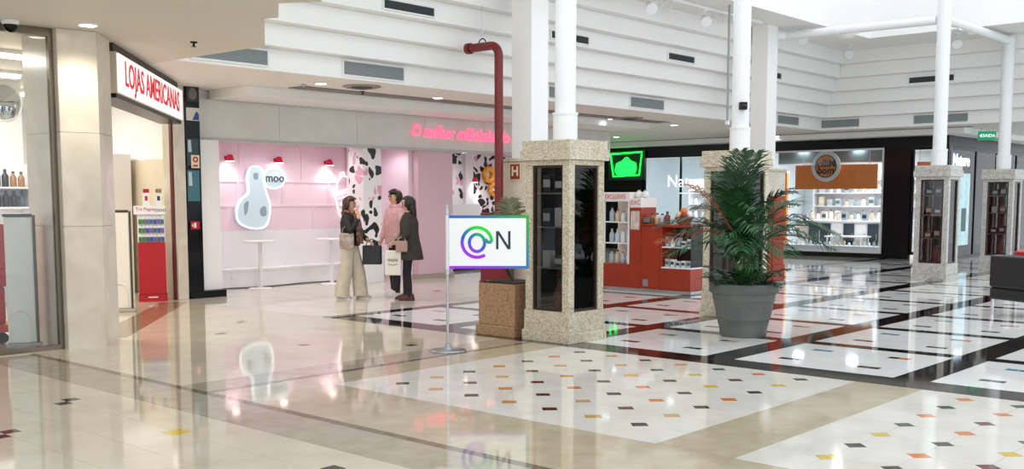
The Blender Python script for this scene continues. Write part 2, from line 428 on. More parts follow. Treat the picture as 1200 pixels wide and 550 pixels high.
# soffit and plain light-well wall above
WY, WX = 9.75, 22.75
MB().box(4.6, X0, WY, Y0+0.5, ZT, ZT+0.1).build('cove_soffit', M_wall, cove_b)
MB().box(WX, X0+0.5, -4, WY-0.001, ZT, ZT+0.1).build('cove_soffit', M_wall, cove_r)
MB().box(4.6, WX+0.3, WY, WY+0.25, ZT+0.1, 8.0).build('light_well_wall', M_wall, cove_b)
MB().box(WX, WX+0.25, -4, WY-0.001, ZT+0.1, 8.0).build('light_well_wall', M_wall, cove_r)
# lighting trough + dropped bulkhead along the milkshake shop
bh = sroot('trim_1', label='white dropped bulkhead with a recessed dark slot above the milkshake shop')
MB().prism([(9.39,14.88)]+[(9.55+0.16*math.cos(t),13.96+0.16*math.sin(t)) for t in (PI,PI*1.12,PI*1.25,PI*1.38,PI*1.5)]+[(20.2,13.80),(20.2,14.88)], 3.16, ZS-0.001).build('bulkhead', M_wall, bh, bevel=0.006)
MB().box(10.0, 20.2, 13.22, 13.61, ZS-0.012, ZS-0.001).build('light_slot', mat('slot_grey',(120,116,108),0.5), bh)
MB().box(9.93, 20.3, 13.62, 13.66, ZS-0.03, ZS-0.001).build('slot_lip', M_wall, bh)
# bulkhead of the right-hand shops
b2 = sroot('trim_2', label='white ledge with a dark slot above the right-hand shop fronts')
MB().box(26.45, 26.98, 8.87, 22.0, 3.16, ZS-0.001).build('bulkhead', M_wall, b2, bevel=0.006)
MB().box(26.16, 26.24, 8.6, 22.0, ZS-0.012, ZS-0.001).build('light_slot', MATS['slot_grey'], b2)
MB().box(26.99, 36.5, 8.87, 9.38, 3.16, ZS-0.001).build('bulkhead', M_wall, b2, bevel=0.006)

# ---- grilles set into the cove
def grille(name, label, width, h, loc, rz, m_slat, m_back, n, group='air grilles in the white cove'):
    t = thing(name, label, 'vent', loc, rz, group)
    f = 0.022
    MB().box(-width/2, width/2, -0.012, 0.0, 0, h).build('backing', m_back, t)
    fr = MB()
    fr.box(-width/2-f, width/2+f, -0.03, 0, -f, 0).box(-width/2-f, width/2+f, -0.03, 0, h, h+f)
    fr.box(-width/2-f, -width/2, -0.03, 0, 0, h).box(width/2, width/2+f, -0.03, 0, 0, h)
    fr.build('frame', M_whitemetal, t)
    for k in range(n):
        z = h*(k+0.5)/n; s = h/n*0.32
        MB().add([(-width/2,-0.026,z-s),(width/2,-0.026,z-s),(width/2,-0.013,z+s),(-width/2,-0.013,z+s),
                  (-width/2,-0.026,z-s+0.005),(width/2,-0.026,z-s+0.005),(width/2,-0.013,z+s+0.005),(-width/2,-0.013,z+s+0.005)],
                 [(0,3,2,1),(4,5,6,7),(0,1,5,4),(1,2,6,5),(2,3,7,6),(3,0,4,7)]).build('slat', m_slat, t)
    return t
def grille_back(x0, x1, k, h, dz, lab, dark=False, n=9):
    Y = Y0-SD*k; a = onY(x0, 100, Y).x; b = onY(x1, 100, Y).x
    grille('air_grille', lab, b-a, h, ((a+b)/2, Y-0.001, ZS+k*SH+dz), 0, M_grille if not dark else mat('dark_slat',(70,78,78),0.4), M_dark, n)
grille_back(225, 313, 0, 0.19, 0.06, 'grey louvred air grille half cut off by the beige ceiling edge', n=12)
grille_back(402, 472, 0, 0.19, 0.06, 'wide grey louvred air grille above the milkshake shop, left of red pipe', n=12)
grille_back(450, 508, 3, 0.12, 0.06, 'dark slim air grille high in the cove left of the red pipe', True, 5)
grille_back(645, 688, 3, 0.12, 0.06, 'dark slim air grille partly behind the round white pole', True, 5)
grille_back(642, 655, 0, 0.19, 0.06, 'narrow grey grille between the square column and the round pole', n=10)
grille_back(738, 777, 0, 0.19, 0.06, 'grey louvred grille low in the cove right of the first pole', n=10)
grille_back(782, 812, 3, 0.12, 0.06, 'dark slim air grille high in the cove over the kiosk', True, 5)
grille_back(911, 936, 0, 0.19, 0.06, 'short grey grille just left of the cove corner', n=9)
grille_back(905, 914, 3, 0.12, 0.06, 'tiny dark grille beside the square white column near the cove corner', True, 5)
def grille_right(x0, x1, k, h, dz, lab, dark=False, n=9):
    X = X0-SD*k; a = onX(x0, 150, X).y; b = onX(x1, 150, X).y
    grille('air_grille', lab, a-b, h, (X-0.001, (a+b)/2, ZS+k*SH+dz), -PI/2, M_grille if not dark else MATS['dark_slat'], M_dark, n)
grille_right(953, 1007, 0, 0.19, 0.06, 'grey louvred grille just right of the cove corner', n=9)
grille_right(1071, 1134, 0, 0.19, 0.06, 'grey louvred grille behind the pole of the third granite pillar', n=9)
grille_right(1064, 1116, 3, 0.13, 0.06, 'dark slim grille high in the right cove behind the pole', True, 5)

# ---- ceiling fittings
def downlight(px, py, lab, power=28, r=0.085, cool=False, z=ZS, c=None):
    p = G(px, py, z); t = thing('downlight', lab, 'ceiling light', (p.x, p.y, z-0.02), 0, 'recessed ceiling downlights')
    MB().lathe([(r*1.18,0.019),(r*1.18,0.004),(r,0.0),(r,0.008),(r*1.0,0.019)], 20).build('trim_ring', M_whitemetal, t, smooth=True)
    MB().lathe([(r*0.98,0.002),(r*0.98,0.006)], 20).build('lens', M_glowc if cool else M_glow, t)
    l = lamp('SPOT', (0,0,-0.02), power*1.8, (1,0.97,0.93) if cool else (1,0.90,0.76), 0.08, spot=2.4); l.parent = t
    return t
downlight(376, 97, 'lit round downlight left of the oval air diffuser above milkshake shop', 45)
downlight(513, 114, 'lit round downlight left of the red pipe above the neon lettering', 45)
downlight(713, 139, 'bright downlight in the ceiling right of the first round pole', 40, cool=True)
downlight(790, 146, 'bright downlight in the ceiling above the nature shop window', 40, cool=True)
downlight(722, 160, 'small downlight near the green neon sign', 30, cool=True)
downlight(911, 159, 'downlight at the cove corner beside the square white column', 40, cool=True)
downlight(1143, 159, 'downlight just left of the green exit sign', 30, cool=True)
downlight(1184, 158, 'downlight just right of the fourth granite pillar pole', 30, cool=True)
downlight(103, 28, 'downlight at the top of the big marble pilaster', 40)
def diffuser(px, py, lab):
    p = G(px, py, ZS); t = thing('air_diffuser', lab, 'vent', (p.x, p.y, ZS), 0, 'round ceiling air diffusers')
    MB().lathe([(0.30,-0.001),(0.30,-0.012),(0.24,-0.03),(0.22,-0.012),(0.20,-0.001)], 28).build('outer_cone', mat('diffuser_grey',(150,146,138),0.5), t, smooth=True)
    MB().lathe([(0.16,-0.012),(0.16,-0.03),(0.06,-0.05),(0.01,-0.05)], 24).build('inner_cone', M_dark, t, smooth=True)
diffuser(424, 101, 'round dark air diffuser in the ceiling above the milkshake shop'); diffuser(738, 138, 'round air diffuser in the ceiling above the kiosk')
def sprinkler(px, py, lab, z=ZS, r=0.03, m=M_blackm):
    p = G(px, py, z); t = thing('sprinkler', lab, 'sprinkler', (p.x, p.y, z), 0, 'ceiling sprinklers')
    MB().lathe([(r*1.4,-0.001),(r*1.2,-0.014),(r*0.4,-0.02),(r*0.4,-0.05)], 12).build('body', m, t, smooth=True)
    MB().lathe([(r*0.9,-0.056),(r*0.9,-0.05)], 12).build('deflector', m, t)
sprinkler(227, 49, 'dark sprinkler head in the beige left ceiling')
sprinkler(425, 107, 'dark sprinkler head below the round diffuser above milkshake shop')
sprinkler(747, 144, 'dark sprinkler head in the ceiling above the kiosk')
def detector(px, py, lab, r=0.06):
    p = G(px, py, ZS); t = thing('smoke_detector', lab, 'smoke detector', (p.x, p.y, ZS), 0, 'smoke detectors')
    MB().lathe([(r,-0.001),(r,-0.02),(r*0.9,-0.03)], 16).build('base', M_wall, t, smooth=True)
    MB().lathe([(r*0.7,-0.03),(r*0.6,-0.06),(r*0.2,-0.075)], 16).build('sensor_cap', mat('detector_grey',(190,182,170),0.5), t, smooth=True)
detector(356, 96, 'smoke detector beside the left downlight above milkshake shop'); detector(1078, 157, 'smoke detector left of the third pillar pole'); detector(1125, 153, 'smoke detector right of the third pillar pole')

# ================================================================== LEFT SHOP (diagonal entrance)
pil = sroot('wall_left', label='cream marble clad pilaster at the shop corner')
PP = [(4.97,10.64),(5.36,10.58),(5.72,11.00),(5.36,11.45),(4.97,11.45)]
MB().prism([(4.99,10.67),(5.35,10.61),(5.69,11.0),(5.35,11.43),(4.99,11.43)], 0, ZS-0.002).build('core', M_marble, pil)
for za, zb in ((0.0,1.28),(1.284,2.25),(2.254,ZS-0.004)):
    for a, b in (((4.97,10.64),(5.36,10.58)), ((5.36,10.58),(5.72,11.00)), ((4.97,11.45),(4.97,10.64)), ((5.72,11.0),(5.36,11.45))):
        A_, B_ = Vector(a), Vector(b); d = (B_-A_).normalized(); nrm = Vector((d.y, -d.x)); A_ = A_ + d*0.003; B_ = B_ - d*0.003
        q = [A_, B_, B_-nrm*0.028, A_-nrm*0.028]
        MB().prism([tuple(v) for v in q], za, zb).build('marble_slab', M_marble, pil)
def window(n, label, origin, rz, width, z0, z1, mull=(), m_frame=M_steel, fr=0.05, glass=M_glass, bottom=0.08, top=0.08):
    t = sroot('window_%d' % n, origin, rz, label)
    MB().box(0, width, -0.03, 0.03, z0, z0+bottom).build('bottom_rail', m_frame, t)
    MB().box(0, width, -0.03, 0.03, z1-top, z1).build('top_rail', m_frame, t)
    xs = [0.0] + list(mull) + [width-fr]
    for x in xs: MB().box(x, x+fr, -0.03, 0.03, z0+bottom, z1-top).build('mullion', m_frame, t)
    for a, b in zip(xs[:-1], xs[1:]):
        MB().box(a+fr, b, -0.005, 0.005, z0+bottom, z1-top).build('glass_pane', glass, t)
    return t
window(1, 'tall clear shop window beside the marble pilaster', (1.2, 10.75, 0), 0, 3.76, 0.0, ZS-0.002, (1.85,), mat('bronze_steel',(120,110,96),0.3,metal=0.8), 0.04, bottom=0.05)
# walls of the shop
def wallbox(name, x0, x1, y0, y1, z0, z1, m, label):
    return struct(MB().box(x0,x1,y0,y1,z0,z1).build(name, m), label)
wallbox('wall_party', 8.86, 8.98, 14.98, 21.0, 0, 2.2, mat('warm_beige_paint',(226,214,190),0.6), 'lower beige wall inside the left shop entrance')
wallbox('wall_party', 8.86, 8.98, 14.98, 21.0, 2.202, ZS-0.002, M_wall, 'upper white wall inside the left shop entrance')
wallbox('wall_shop_back', -4, 8.85, 20.9, 21.0, 0, ZS-0.002, M_wall, 'white back wall of the left shop')
wallbox('wall_shop_partition', 2.0, 6.9, 16.0, 16.25, 0, ZS-0.002, M_wall, 'white partition with round mirror inside the left shop')
jamb = sroot('door_1', label='cream marble door jamb with a red guide at the right of the diagonal entrance')
MB().box(8.60, 8.78, 14.62, 14.97, 0, ZS-0.002).build('jamb', M_marble, jamb, bevel=0.006)
MB().box(8.565, 8.598, 14.66, 14.72, 0.0, 2.75).build('door_guide', mat('dark_red_guide',(96,34,30),0.4), jamb)
# fluorescent tubes and lamps inside the shop
def tube_light(loc, L, rz, lab, power, grp='strip lights in the left shop'):
    t = thing('strip_light', lab, 'ceiling light', loc, rz, grp)
    MB().box(-L/2, L/2, -0.07, 0.07, -0.05, -0.001).build('housing', M_whitemetal, t)
    for s in (-0.03, 0.03): MB().tube([(-L/2+0.04,s,-0.075),(L/2-0.04,s,-0.075)], 0.02, 10).build('tube', M_glow, t, smooth=True)
    l = lamp('AREA', (0,0,-0.11), power, (1,0.93,0.82), L, sy=0.15); l.parent = t
tube_light((5.0,12.6,ZS), 1.5, 0.1, 'strip light above the red trolley behind the shop window', 60)
tube_light((5.6,14.6,ZS), 1.5, 0.1, 'strip light before the round mirror in the left shop', 45)
tube_light((7.4,16.6,ZS), 1.5, PI/2, 'strip light inside the diagonal entrance', 26)
tube_light((7.4,18.8,ZS), 1.5, PI/2, 'strip light deep inside the left shop', 30)
# convex mirror
mp = onY(4, 120, 15.97); mir = thing('convex_mirror', 'round convex mirror on the white partition behind the shop window', 'mirror', (mp.x, 15.998, mp.z))
MB().lathe([(0.28,0),(0.28,0.02),(0.26,0.03)], 32).build('rim', M_whitemetal, mir, smooth=True)
MB().lathe([(0.255,0.03),(0.2,0.055),(0.12,0.075),(0.01,0.085)], 32).build('mirror_dome', M_mirror, mir, smooth=True)
for ch in mir.children: ch.rotation_euler = (PI/2, 0, 0)
# dome camera
p = G(12, 24, ZS); dc = thing('dome_camera', 'black dome security camera on the shop ceiling behind the window', 'camera', (p.x, p.y, ZS))
MB().lathe([(0.08,-0.001),(0.08,-0.03),(0.07,-0.04)], 20).build('mount', M_whitemetal, dc, smooth=True)
MB().lathe([(0.065,-0.04),(0.06,-0.075),(0.04,-0.105),(0.008,-0.115)], 20).build('dome', M_blackg, dc, smooth=True)
# goods
def bottle(h, r, m, cap, label, cat, loc, group, rz=0.0):
    t = thing('bottle', label, cat, loc, rz, group)
    MB().lathe([(r*0.9,0),(r,h*0.04),(r,h*0.62),(r*0.45,h*0.78),(r*0.4,h*0.88)], 12).build('body', m, t, smooth=True)
    MB().lathe([(r*0.46,h*0.88),(r*0.46,h)], 10).build('cap', cap, t, smooth=True)
    return t
def carton(w_, d_, h_, m, band, label, cat, loc, group, rz=0.0):
    t = thing('carton', label, cat, loc, rz, group)
    MB().box(-w_/2,w_/2,-d_/2,d_/2,0,h_).build('box', m, t, bevel=min(w_,d_,h_)*0.06)
    MB().box(-w_*0.42,w_*0.42,-d_/2-0.002,-d_/2-0.0003,h_*0.3,h_*0.72).build('front_label', band, t)
    return t
GC = [mat('goods_%d' % i, c, 0.4) for i, c in enumerate([(58,52,48),(150,110,70),(70,84,96),(32,32,36),(190,180,160),(120,64,50),(96,110,90),(214,210,200)])]
WH = mat('goods_white',(236,236,234),0.4); CAPM = mat('goods_cap',(40,40,44),0.35)
def shelf_unit(name, label, loc, rz, width, depth, levels, m, h, back=True, cat='shelf'):
    t = thing(name, label, cat, loc, rz)
    for x in (-width/2, width/2-0.025): MB().box(x, x+0.025, 0, depth, 0, h).build('side_panel', m, t)
    if back: MB().box(-width/2+0.026, width/2-0.026, depth-0.015, depth, 0.0, h).build('back_panel', m, t)
    for z in levels: MB().box(-width/2+0.026, width/2-0.026, 0.0, depth-0.017, z-0.025, z).build('shelf_board', m, t)
    return t
su = shelf_unit('shop_shelf', 'white shelf unit with bottles against the partition behind window', (6.1,15.55,0), 0, 1.5, 0.42, (0.4,0.95,1.45,1.74), M_wwhite, 2.08)
rnd = random.Random(2)
for z, zl, hh in ((1.74,'upper',0.26),(1.45,'lower',0.24)):
    for k in range(12):
        bottle(hh*rnd.uniform(0.85,1.0), rnd.uniform(0.045,0.054), GC[rnd.choice((0,1,2,3,3,5,6))], CAPM, 'dark bottle on the %s shelf of the white unit behind the shop window' % zl, 'bottle', (5.44+0.115*k, 15.66, z+0.001), 'bottles on the %s shelf behind the window' % zl)
su2 = shelf_unit('shop_shelf', 'shelf unit with dark goods seen just inside the diagonal entrance', (8.35,16.9,0), -PI/2, 1.3, 0.4, (0.5,1.0,1.55,1.95), M_wwhite, 2.3)
for z in (1.0,1.55,1.95):
    for k in range(5):
        carton(0.17,0.2,0.3,GC[rnd.randrange(4)],GC[7],'dark carton on the shelf just inside the diagonal entrance','box',(8.52,16.45+0.22*k,z+0.001),'cartons on the entrance shelf',-PI/2)
# security gates
def gate(loc, rz, lab):
    t = thing('security_gate', lab, 'security gate', loc, rz, 'anti-theft gates at the left shop')
    MB().box(-0.17,0.17,-0.09,0.09,0,0.05).build('base', mat('gate_base',(176,170,158),0.5), t, bevel=0.01)
    MB().box(-0.15,0.12,-0.045,0.045,0.051,1.38).build('panel', mat('gate_white',(240,234,222),0.45), t, bevel=0.012)
    MB().box(0.122,0.15,-0.05,0.05,0.051,1.40).build('edge_strip', mat('gate_edge',(70,66,60),0.4), t, bevel=0.006)
    MB().box(-0.16,0.121,-0.05,0.05,1.381,1.415).build('top_cap', MATS['gate_edge'], t, bevel=0.008)
    MB().tube([(-0.13,-0.049,0.06)]+[(-0.03+0.10*math.cos(a),-0.049,0.28+0.12*math.sin(a)) for a in [PI*0.95-PI*0.95*k/8 for k in range(9)]]+[(0.07,-0.049,0.06)], 0.012, 8).build('foot_loop', mat('gate_loop',(236,232,222),0.4), t, smooth=True)
gate((4.74,11.16,0), -0.42, 'white anti-theft gate behind the shop window beside the red trolley')
gate((7.16,13.66,0), -0.5, 'beige anti-theft gate standing in the diagonal entrance')
# red trolley
tr = thing('shop_trolley', 'red shop trolley on black casters behind the left window', 'trolley', (4.60,11.86,0), -0.25)
MB().box(-0.40,0.22,-0.25,0.25,0.62,1.30).build('bin', M_redpl, tr, bevel=0.02)
MB().box(-0.38,0.20,-0.23,0.23,0.22,0.615).build('lower_bin', M_redpl, tr, bevel=0.02)
MB().box(-0.42,0.26,-0.27,0.27,0.125,0.215).build('chassis', mat('orange_red_plastic',(196,60,24),0.4), tr, bevel=0.03)
for sx in (-0.32,0.16):
    for sy in (-0.2,0.2):
        wf = MB().lathe([(0.03,-0.02),(0.06,-0.018),(0.06,0.018),(0.03,0.02)], 16).build('caster', M_blackm, tr, smooth=True); wf.rotation_euler = (PI/2,0,0); wf.location = (sx,sy,0.061)
# red display stand
ds = thing('display_stand', 'red floor display stand with white header and rows of hanging packs', 'display stand', (8.27,14.80,0), -0.52)
MB().box(-0.21,0.21,-0.14,0.14,0,0.11).build('kick_plate', mat('deep_red',(170,16,28),0.4), ds)
MB().box(-0.20,0.20,-0.13,0.13,0.111,0.90).build('red_body', M_redpl, ds, bevel=0.008)
MB().box(-0.20,0.20,0.09,0.13,0.901,1.46).build('rear_panel', M_wwhite, ds)
MB().box(-0.25,0.21,0.04,0.088,1.33,1.46).build('header', M_wwhite, ds)
text('Tra Pague', 0.07, M_redpl, ds, (-0.08,0.038,1.41), extrude=0.001); text('ooo', 0.10, mat('ink_dark',(50,40,40),0.5), ds, (0.14,0.038,1.40), extrude=0.001)
MB().box(-0.07,0.07,-0.142,-0.1405,0.06,0.075).build('price_strip', M_wwhite, ds)
pk = [mat('pack_green',(60,130,70),0.4), mat('pack_blue',(60,80,170),0.4), mat('pack_violet',(110,90,180),0.4), mat('pack_teal',(40,110,120),0.4)]
for r in range(3):
    for k in range(7):
        t = thing('toy_pack', ('green' if k < 2 else 'blue') + ' hanging pack in a row of the red display stand', 'pack', (0,0,0), -0.52, ('green' if k < 2 else 'blue')+' packs on the red stand')
        q = Matrix.Rotation(-0.52,4,'Z') @ Vector((-0.165+0.055*k, 0.0, 0)); t.location = (8.27+q.x, 14.80+q.y, 0.905+0.135*r)
        MB().box(-0.024,0.024,0.06,0.088,0,0.115).build('card', WH, t); MB().box(-0.02,0.02,0.04,0.059,0.008,0.08).build('blister', pk[0] if k < 2 else pk[1+(k+r) % 3], t, bevel=0.004)
for k, (dx, c) in enumerate(((-0.06, M_redpl), (0.12, mat('tan_card',(150,130,90),0.5)))):
    q = Matrix.Rotation(-0.52,4,'Z') @ Vector((dx, 0.11, 0)); t = thing('price_card', 'upright white price card with %s top on the red display stand' % ('red','brown')[k], 'sign', (8.27+q.x, 14.80+q.y, 1.461), -0.52)
    MB().box(-0.05,0.05,-0.006,0.006,0,0.27).build('card', WH, t); MB().box(-0.045,0.045,-0.008,-0.0065,0.2,0.26).build('colour_head', c, t); MB().box(-0.02,0.02,-0.008,-0.0065,0.08,0.15).build('printed_mark', c if k == 0 else CAPM, t)
# illuminated sign box over the entrance
SA, SB = Vector((5.87,11.10)), Vector((8.57,14.30)); SL_ = (SB-SA).length; SR = math.atan2(SB.y-SA.y, SB.x-SA.x)
sg = thing('shop_sign', 'long white lightbox sign with red letters above the diagonal entrance', 'sign', (SA.x, SA.y, 2.74), SR)
MB().box(0, SL_, 0.02, 0.36, 0.0, 0.46).build('sign_box', mat('sign_beige_metal',(206,196,180),0.4), sg, bevel=0.006)
MB().box(0.02, SL_-0.02, 0.0, 0.019, 0.015, 0.445).build('light_face', mat('sign_white_face',(250,248,246),0.4,emit=(255,250,246),es=0.55), sg)
text('LOJAS AMERICANAS', 0.40, mat('sign_red',(214,20,50),0.4,emit=(214,20,50),es=0.25), sg, (SL_*0.5, -0.004, 0.235), extrude=0.003, xscale=0.99, offset=0.004)
MB().box(0.0, SL_, 0.03, 0.34, -0.05, -0.001).build('dark_underline', M_blackm, sg)
MB().box(0.05, SL_-0.05, 0.06, 0.3, 0.461, ZS-2.741).build('hanger', mat('dark_bronze',(60,54,48),0.5), sg)

# poster pillar
pc = sroot('trim_3', label='narrow black pillar hung with posters between the two left shops')
MB().box(8.80,9.06,14.64,14.96,0,ZS-0.002).build('pillar_body', M_blackg, pc)
MB().box(8.80,9.44,14.60,14.96,0.0,0.11).build('plinth', M_blackm, pc)
def poster(lab, x0, x1, y0, y1, m, extra=None, Y=14.638):
    a = onY(x0, y1, Y); b = onY(x1, y0, Y)
    t = thing('poster', lab, 'poster', (a.x, Y, a.z)); W, H = b.x-a.x, b.z-a.z
    MB().box(0,W,-0.012,0,0,H).build('sheet', m, t)
    if extra: extra(t, W, H)
    return t
def ex_dog(t,W,H): MB().lathe([(0.01,0),(W*0.3,H*0.1),(W*0.34,H*0.35),(W*0.2,H*0.55),(0.01,H*0.6)],14,(W/2,-0.014,H*0.1),1,0.05).build('picture_figure',mat('poster_grey',(110,108,104),0.5),t)
poster('dark framed photo poster at the top of the black pillar', 218, 232, 97, 119, mat('poster_black',(30,32,36),0.3), ex_dog)
def ex_blue(t,W,H): MB().xz([(W*0.45,H*0.05),(W*0.95,H*0.05),(W*0.95,H*0.55),(W*0.75,H*0.75)],-0.015,-0.0125).build('picture_figure',mat('poster_blue',(40,74,150),0.4),t)
poster('white strip poster with a blue corner below the dark photo', 218, 233, 127, 141, mat('poster_white',(222,222,218),0.4), ex_blue)
def ex_teal(t,W,H): MB().xz([(W*0.1,H*0.5),(W*0.4,H*0.5),(W*0.35,H*0.95),(W*0.1,H*0.95)],-0.015,-0.0125).build('picture_figure',mat('poster_pale',(190,208,214),0.4),t)
poster('dark teal tall poster on the black pillar', 219, 232, 163, 194, mat('poster_teal',(26,58,66),0.3), ex_teal)
poster('teal screen poster in the middle of the black pillar', 220, 233, 200, 236, mat('poster_teal2',(60,110,124),0.3), ex_teal)
def ex_ring(t,W,H):
    pts=[(W/2+W*0.25*math.cos(a),-0.014,H*0.66+W*0.25*math.sin(a)) for a in [2*PI*k/14 for k in range(15)]]
    MB().tube(pts,0.011,6).build('red_ring',M_redpl,t); MB().box(W*0.2,W*0.8,-0.014,-0.0125,H*0.12,H*0.25).build('red_bar',M_redpl,t)
sgn = poster('cream safety sign with a red ring on the black pillar', 224, 233, 182, 197, mat('safety_cream',(232,216,190),0.45), ex_ring, 14.62); sgn['category'] = 'sign'
def ex_ext(t,W,H): MB().box(W*0.35,W*0.6,-0.014,-0.0125,H*0.2,H*0.8).build('white_symbol',WH,t); MB().xz([(W*0.08,H*0.5),(W*0.25,H*0.25),(W*0.25,H*0.75)],-0.014,-0.0125).build('white_arrow',WH,t)
sgn = poster('small red sign with a white symbol low on the black pillar', 223.5, 233.5, 259.5, 269, M_redpl, ex_ext, 14.62); sgn['category'] = 'sign'

# ================================================================== MILKSHAKE SHOP
YM = 14.90
fas = sroot('wall_front', label='grey panelled fascia above the milkshake shop front')
xs = [9.07, 10.75, 12.45, 14.15, 15.85, 17.55, 20.2]
for a, b in zip(xs[:-1], xs[1:]): MB().box(a+0.003, b-0.003, YM, YM+0.05, 2.55, 3.159).build('fascia_panel', M_fascia, fas)
MB().box(9.07, 20.2, YM+0.051, YM+0.10, 2.55, ZS-0.002).build('fascia_backing', M_fascia, fas)
MB().box(9.07, 20.2, YM-0.02, YM+0.10, 2.50, 2.549).build('head_trim', mat('trim_grey',(190,188,184),0.4), fas)
wp = sroot('trim_4', label='white post at the left end of the milkshake shop'); MB().box(9.08,9.43,14.70,14.97,0.112,2.499).build('post', M_wwhite, wp, bevel=0.005)
wallbox('wall_moo_side', 9.30, 9.42, 14.98, 16.0, 0.0, 2.62, M_pink, 'pink side wall at the left of the milkshake shop')
YB = 16.0
mb = sroot('wall_moo', label='pink panelled back wall with white lower half in the milkshake shop')
MB().box(9.30, 13.9, YB, YB+0.1, 1.0, 2.62).build('pink_wall', M_pink, mb); MB().box(9.30, 13.9, YB, YB+0.1, 0, 0.999).build('wainscot', M_wwhite, mb)
for z in (1.42, 1.86): MB().box(9.43, 13.85, YB-0.014, YB-0.0005, z, z+0.05).build('rail', M_pink, mb, bevel=0.004)
for (x, za, zb_) in ((10.6,1.47,1.86),(10.66,1.91,2.6),(11.55,1.47,1.86),(12.0,1.91,2.6),(12.25,1.0,1.42),(12.6,1.47,1.86),(11.0,1.0,1.42)):
    MB().box(x, x+0.05, YB-0.014, YB-0.0005, za, zb_).build('stile', M_pink, mb, bevel=0.004)
struct(MB().box(9.30, 20.2, YM+0.101, 18.6, 2.62, 2.72).build('ceiling', M_pinkl), 'pale pink ceiling inside the milkshake shop')
# wavy banquette plinth
wv = [(9.43, YB-0.002)] + [(9.43+k*0.1, 15.70+0.07*math.sin((k*0.1)*3.1)) for k in range(0,44)] + [(13.73, YB-0.002)]
bq = thing('wall_bench', 'white low bench with a wavy front along the pink wall', 'bench')
MB().prism(wv, 0.02, 0.30).build('front_panel', M_wwhite, bq); MB().prism([(x, y-(0.02 if 0 < i < len(wv)-1 else 0)) for i, (x, y) in enumerate(wv)], 0.301, 0.34).build('seat_top', M_wwhite, bq)
MB().prism([(x, y+(0.03 if 0 < i < len(wv)-1 else 0)) for i, (x, y) in enumerate(wv)], 0.0, 0.019).build('toe_strip', mat('toe_grey',(120,116,116),0.5), bq)
for i, x in enumerate((10.3, 12.3)): 
    k = round((x-9.43)/0.1); y = 15.70+0.07*math.sin(k*0.1*3.1)
    MB().box(x-0.03,x+0.03,y-0.012,y+0.02,0.16,0.22).build('socket', WH, bq)
# tables
def bistro(loc, lab):
    t = thing('bistro_table', lab, 'table', loc, 0, 'white pedestal tables in the milkshake shop')
    MB().lathe([(0.21,0),(0.21,0.012),(0.19,0.02),(0.04,0.03)], 28).build('base_disc', M_wwhite, t, smooth=True)
    MB().lathe([(0.035,0.02),(0.035,0.81)], 16).build('pedestal', M_wwhite, t, smooth=True)
    MB().lathe([(0.05,0.811),(0.27,0.815),(0.275,0.825),(0.275,0.84),(0.27,0.845)], 32).build('table_top', M_wwhite, t, smooth=True)
bistro((10.62,15.36,0), 'white round pedestal table below the lit sign panel'); bistro((12.08,15.22,0), 'white round pedestal table behind the woman in cream trousers')
# red wall spots
def wallspot(px, py, Y, lab, power=10):
    p = onY(px, py, Y); t = thing('wall_spotlight', lab, 'spotlight', (p.x, Y, p.z), 0, 'red spotlights in the milkshake shop')
    MB().box(-0.03,0.03,-0.03,-0.0005,-0.03,0.03).build('bracket', M_redpl, t, bevel=0.005)
    MB().tube([(0,-0.03,0),(0,-0.09,0.01)], 0.012, 8).build('arm', M_redpl, t)
    o = MB().lathe([(0.035,0.055),(0.05,0.04),(0.07,-0.03),(0.085,-0.06)], 20).build('shade', mat('cherry_red',(206,20,62),0.3), t, smooth=True); o.location = (0,-0.13,0.0)
    o = MB().lathe([(0.078,-0.062),(0.078,-0.058)], 20).build('lens', M_glow, t); o.location = (0,-0.13,0)
    l = lamp('SPOT', (0,-0.13,-0.075), power, (1,0.98,0.97), 0.05, spot=2.5); l.parent = t
wallspot(264.5, 185, YB-0.001, 'red wall spotlight nearest the left pink corner'); wallspot(322, 187.5, YB-0.001, 'red wall spotlight above the word moo', 12); wallspot(381, 190.5, YB-0.001, 'red wall spotlight left of the neon milkshake cup', 12)
# lit sign panel with lettering (plain rounded shape)
def blob(cx, cz, pts, n=6):
    """closed Catmull-Rom outline"""
    out = []; m = len(pts)
    for i in range(m):
        p0, p1, p2, p3 = (Vector((*pts[(i+k-1) % m],)) for k in range(4))
        for s in range(n):
            t = s/n; out.append(tuple(0.5*((2*p1)+(p2-p0)*t+(2*p0-5*p1+4*p2-p3)*t*t+(3*p1-p0-3*p2+p3)*t*t*t)))
    return out
def PXZ(px, py, Y): q = onY(px, py, Y); return (q.x, q.z)
M_signw = mat('lit_acrylic',(206,224,232),0.3,emit=(190,228,242),es=0.10); M_signe = mat('lit_edge',(250,253,255),0.3,emit=(250,253,255),es=0.6)
Ys = YB-0.07
out = blob(0,0,[PXZ(*q,Ys) for q in ((280,262),(276,250),(280,236),(290,226),(289,210),(291,198),(300,195),(307,201),(308,215),(311,226),(315,240),(314,256),(309,266),(295,268))])
ls = thing('lit_wall_sign', 'pale blue glowing rounded sign panel with a speech bubble reading moo', 'sign')
out = out[::-1] if sum((b[0]-a[0])*(b[1]+a[1]) for a, b in zip(out, out[1:]+out[:1])) > 0 else out
MB().xz(out, Ys-0.03, YB-0.016).build('panel', M_signw, ls)
MB().tube([(x, Ys-0.034, z) for x, z in out+out[:1]], 0.016, 6, caps=False).build('edge_tube', M_signe, ls, smooth=True)
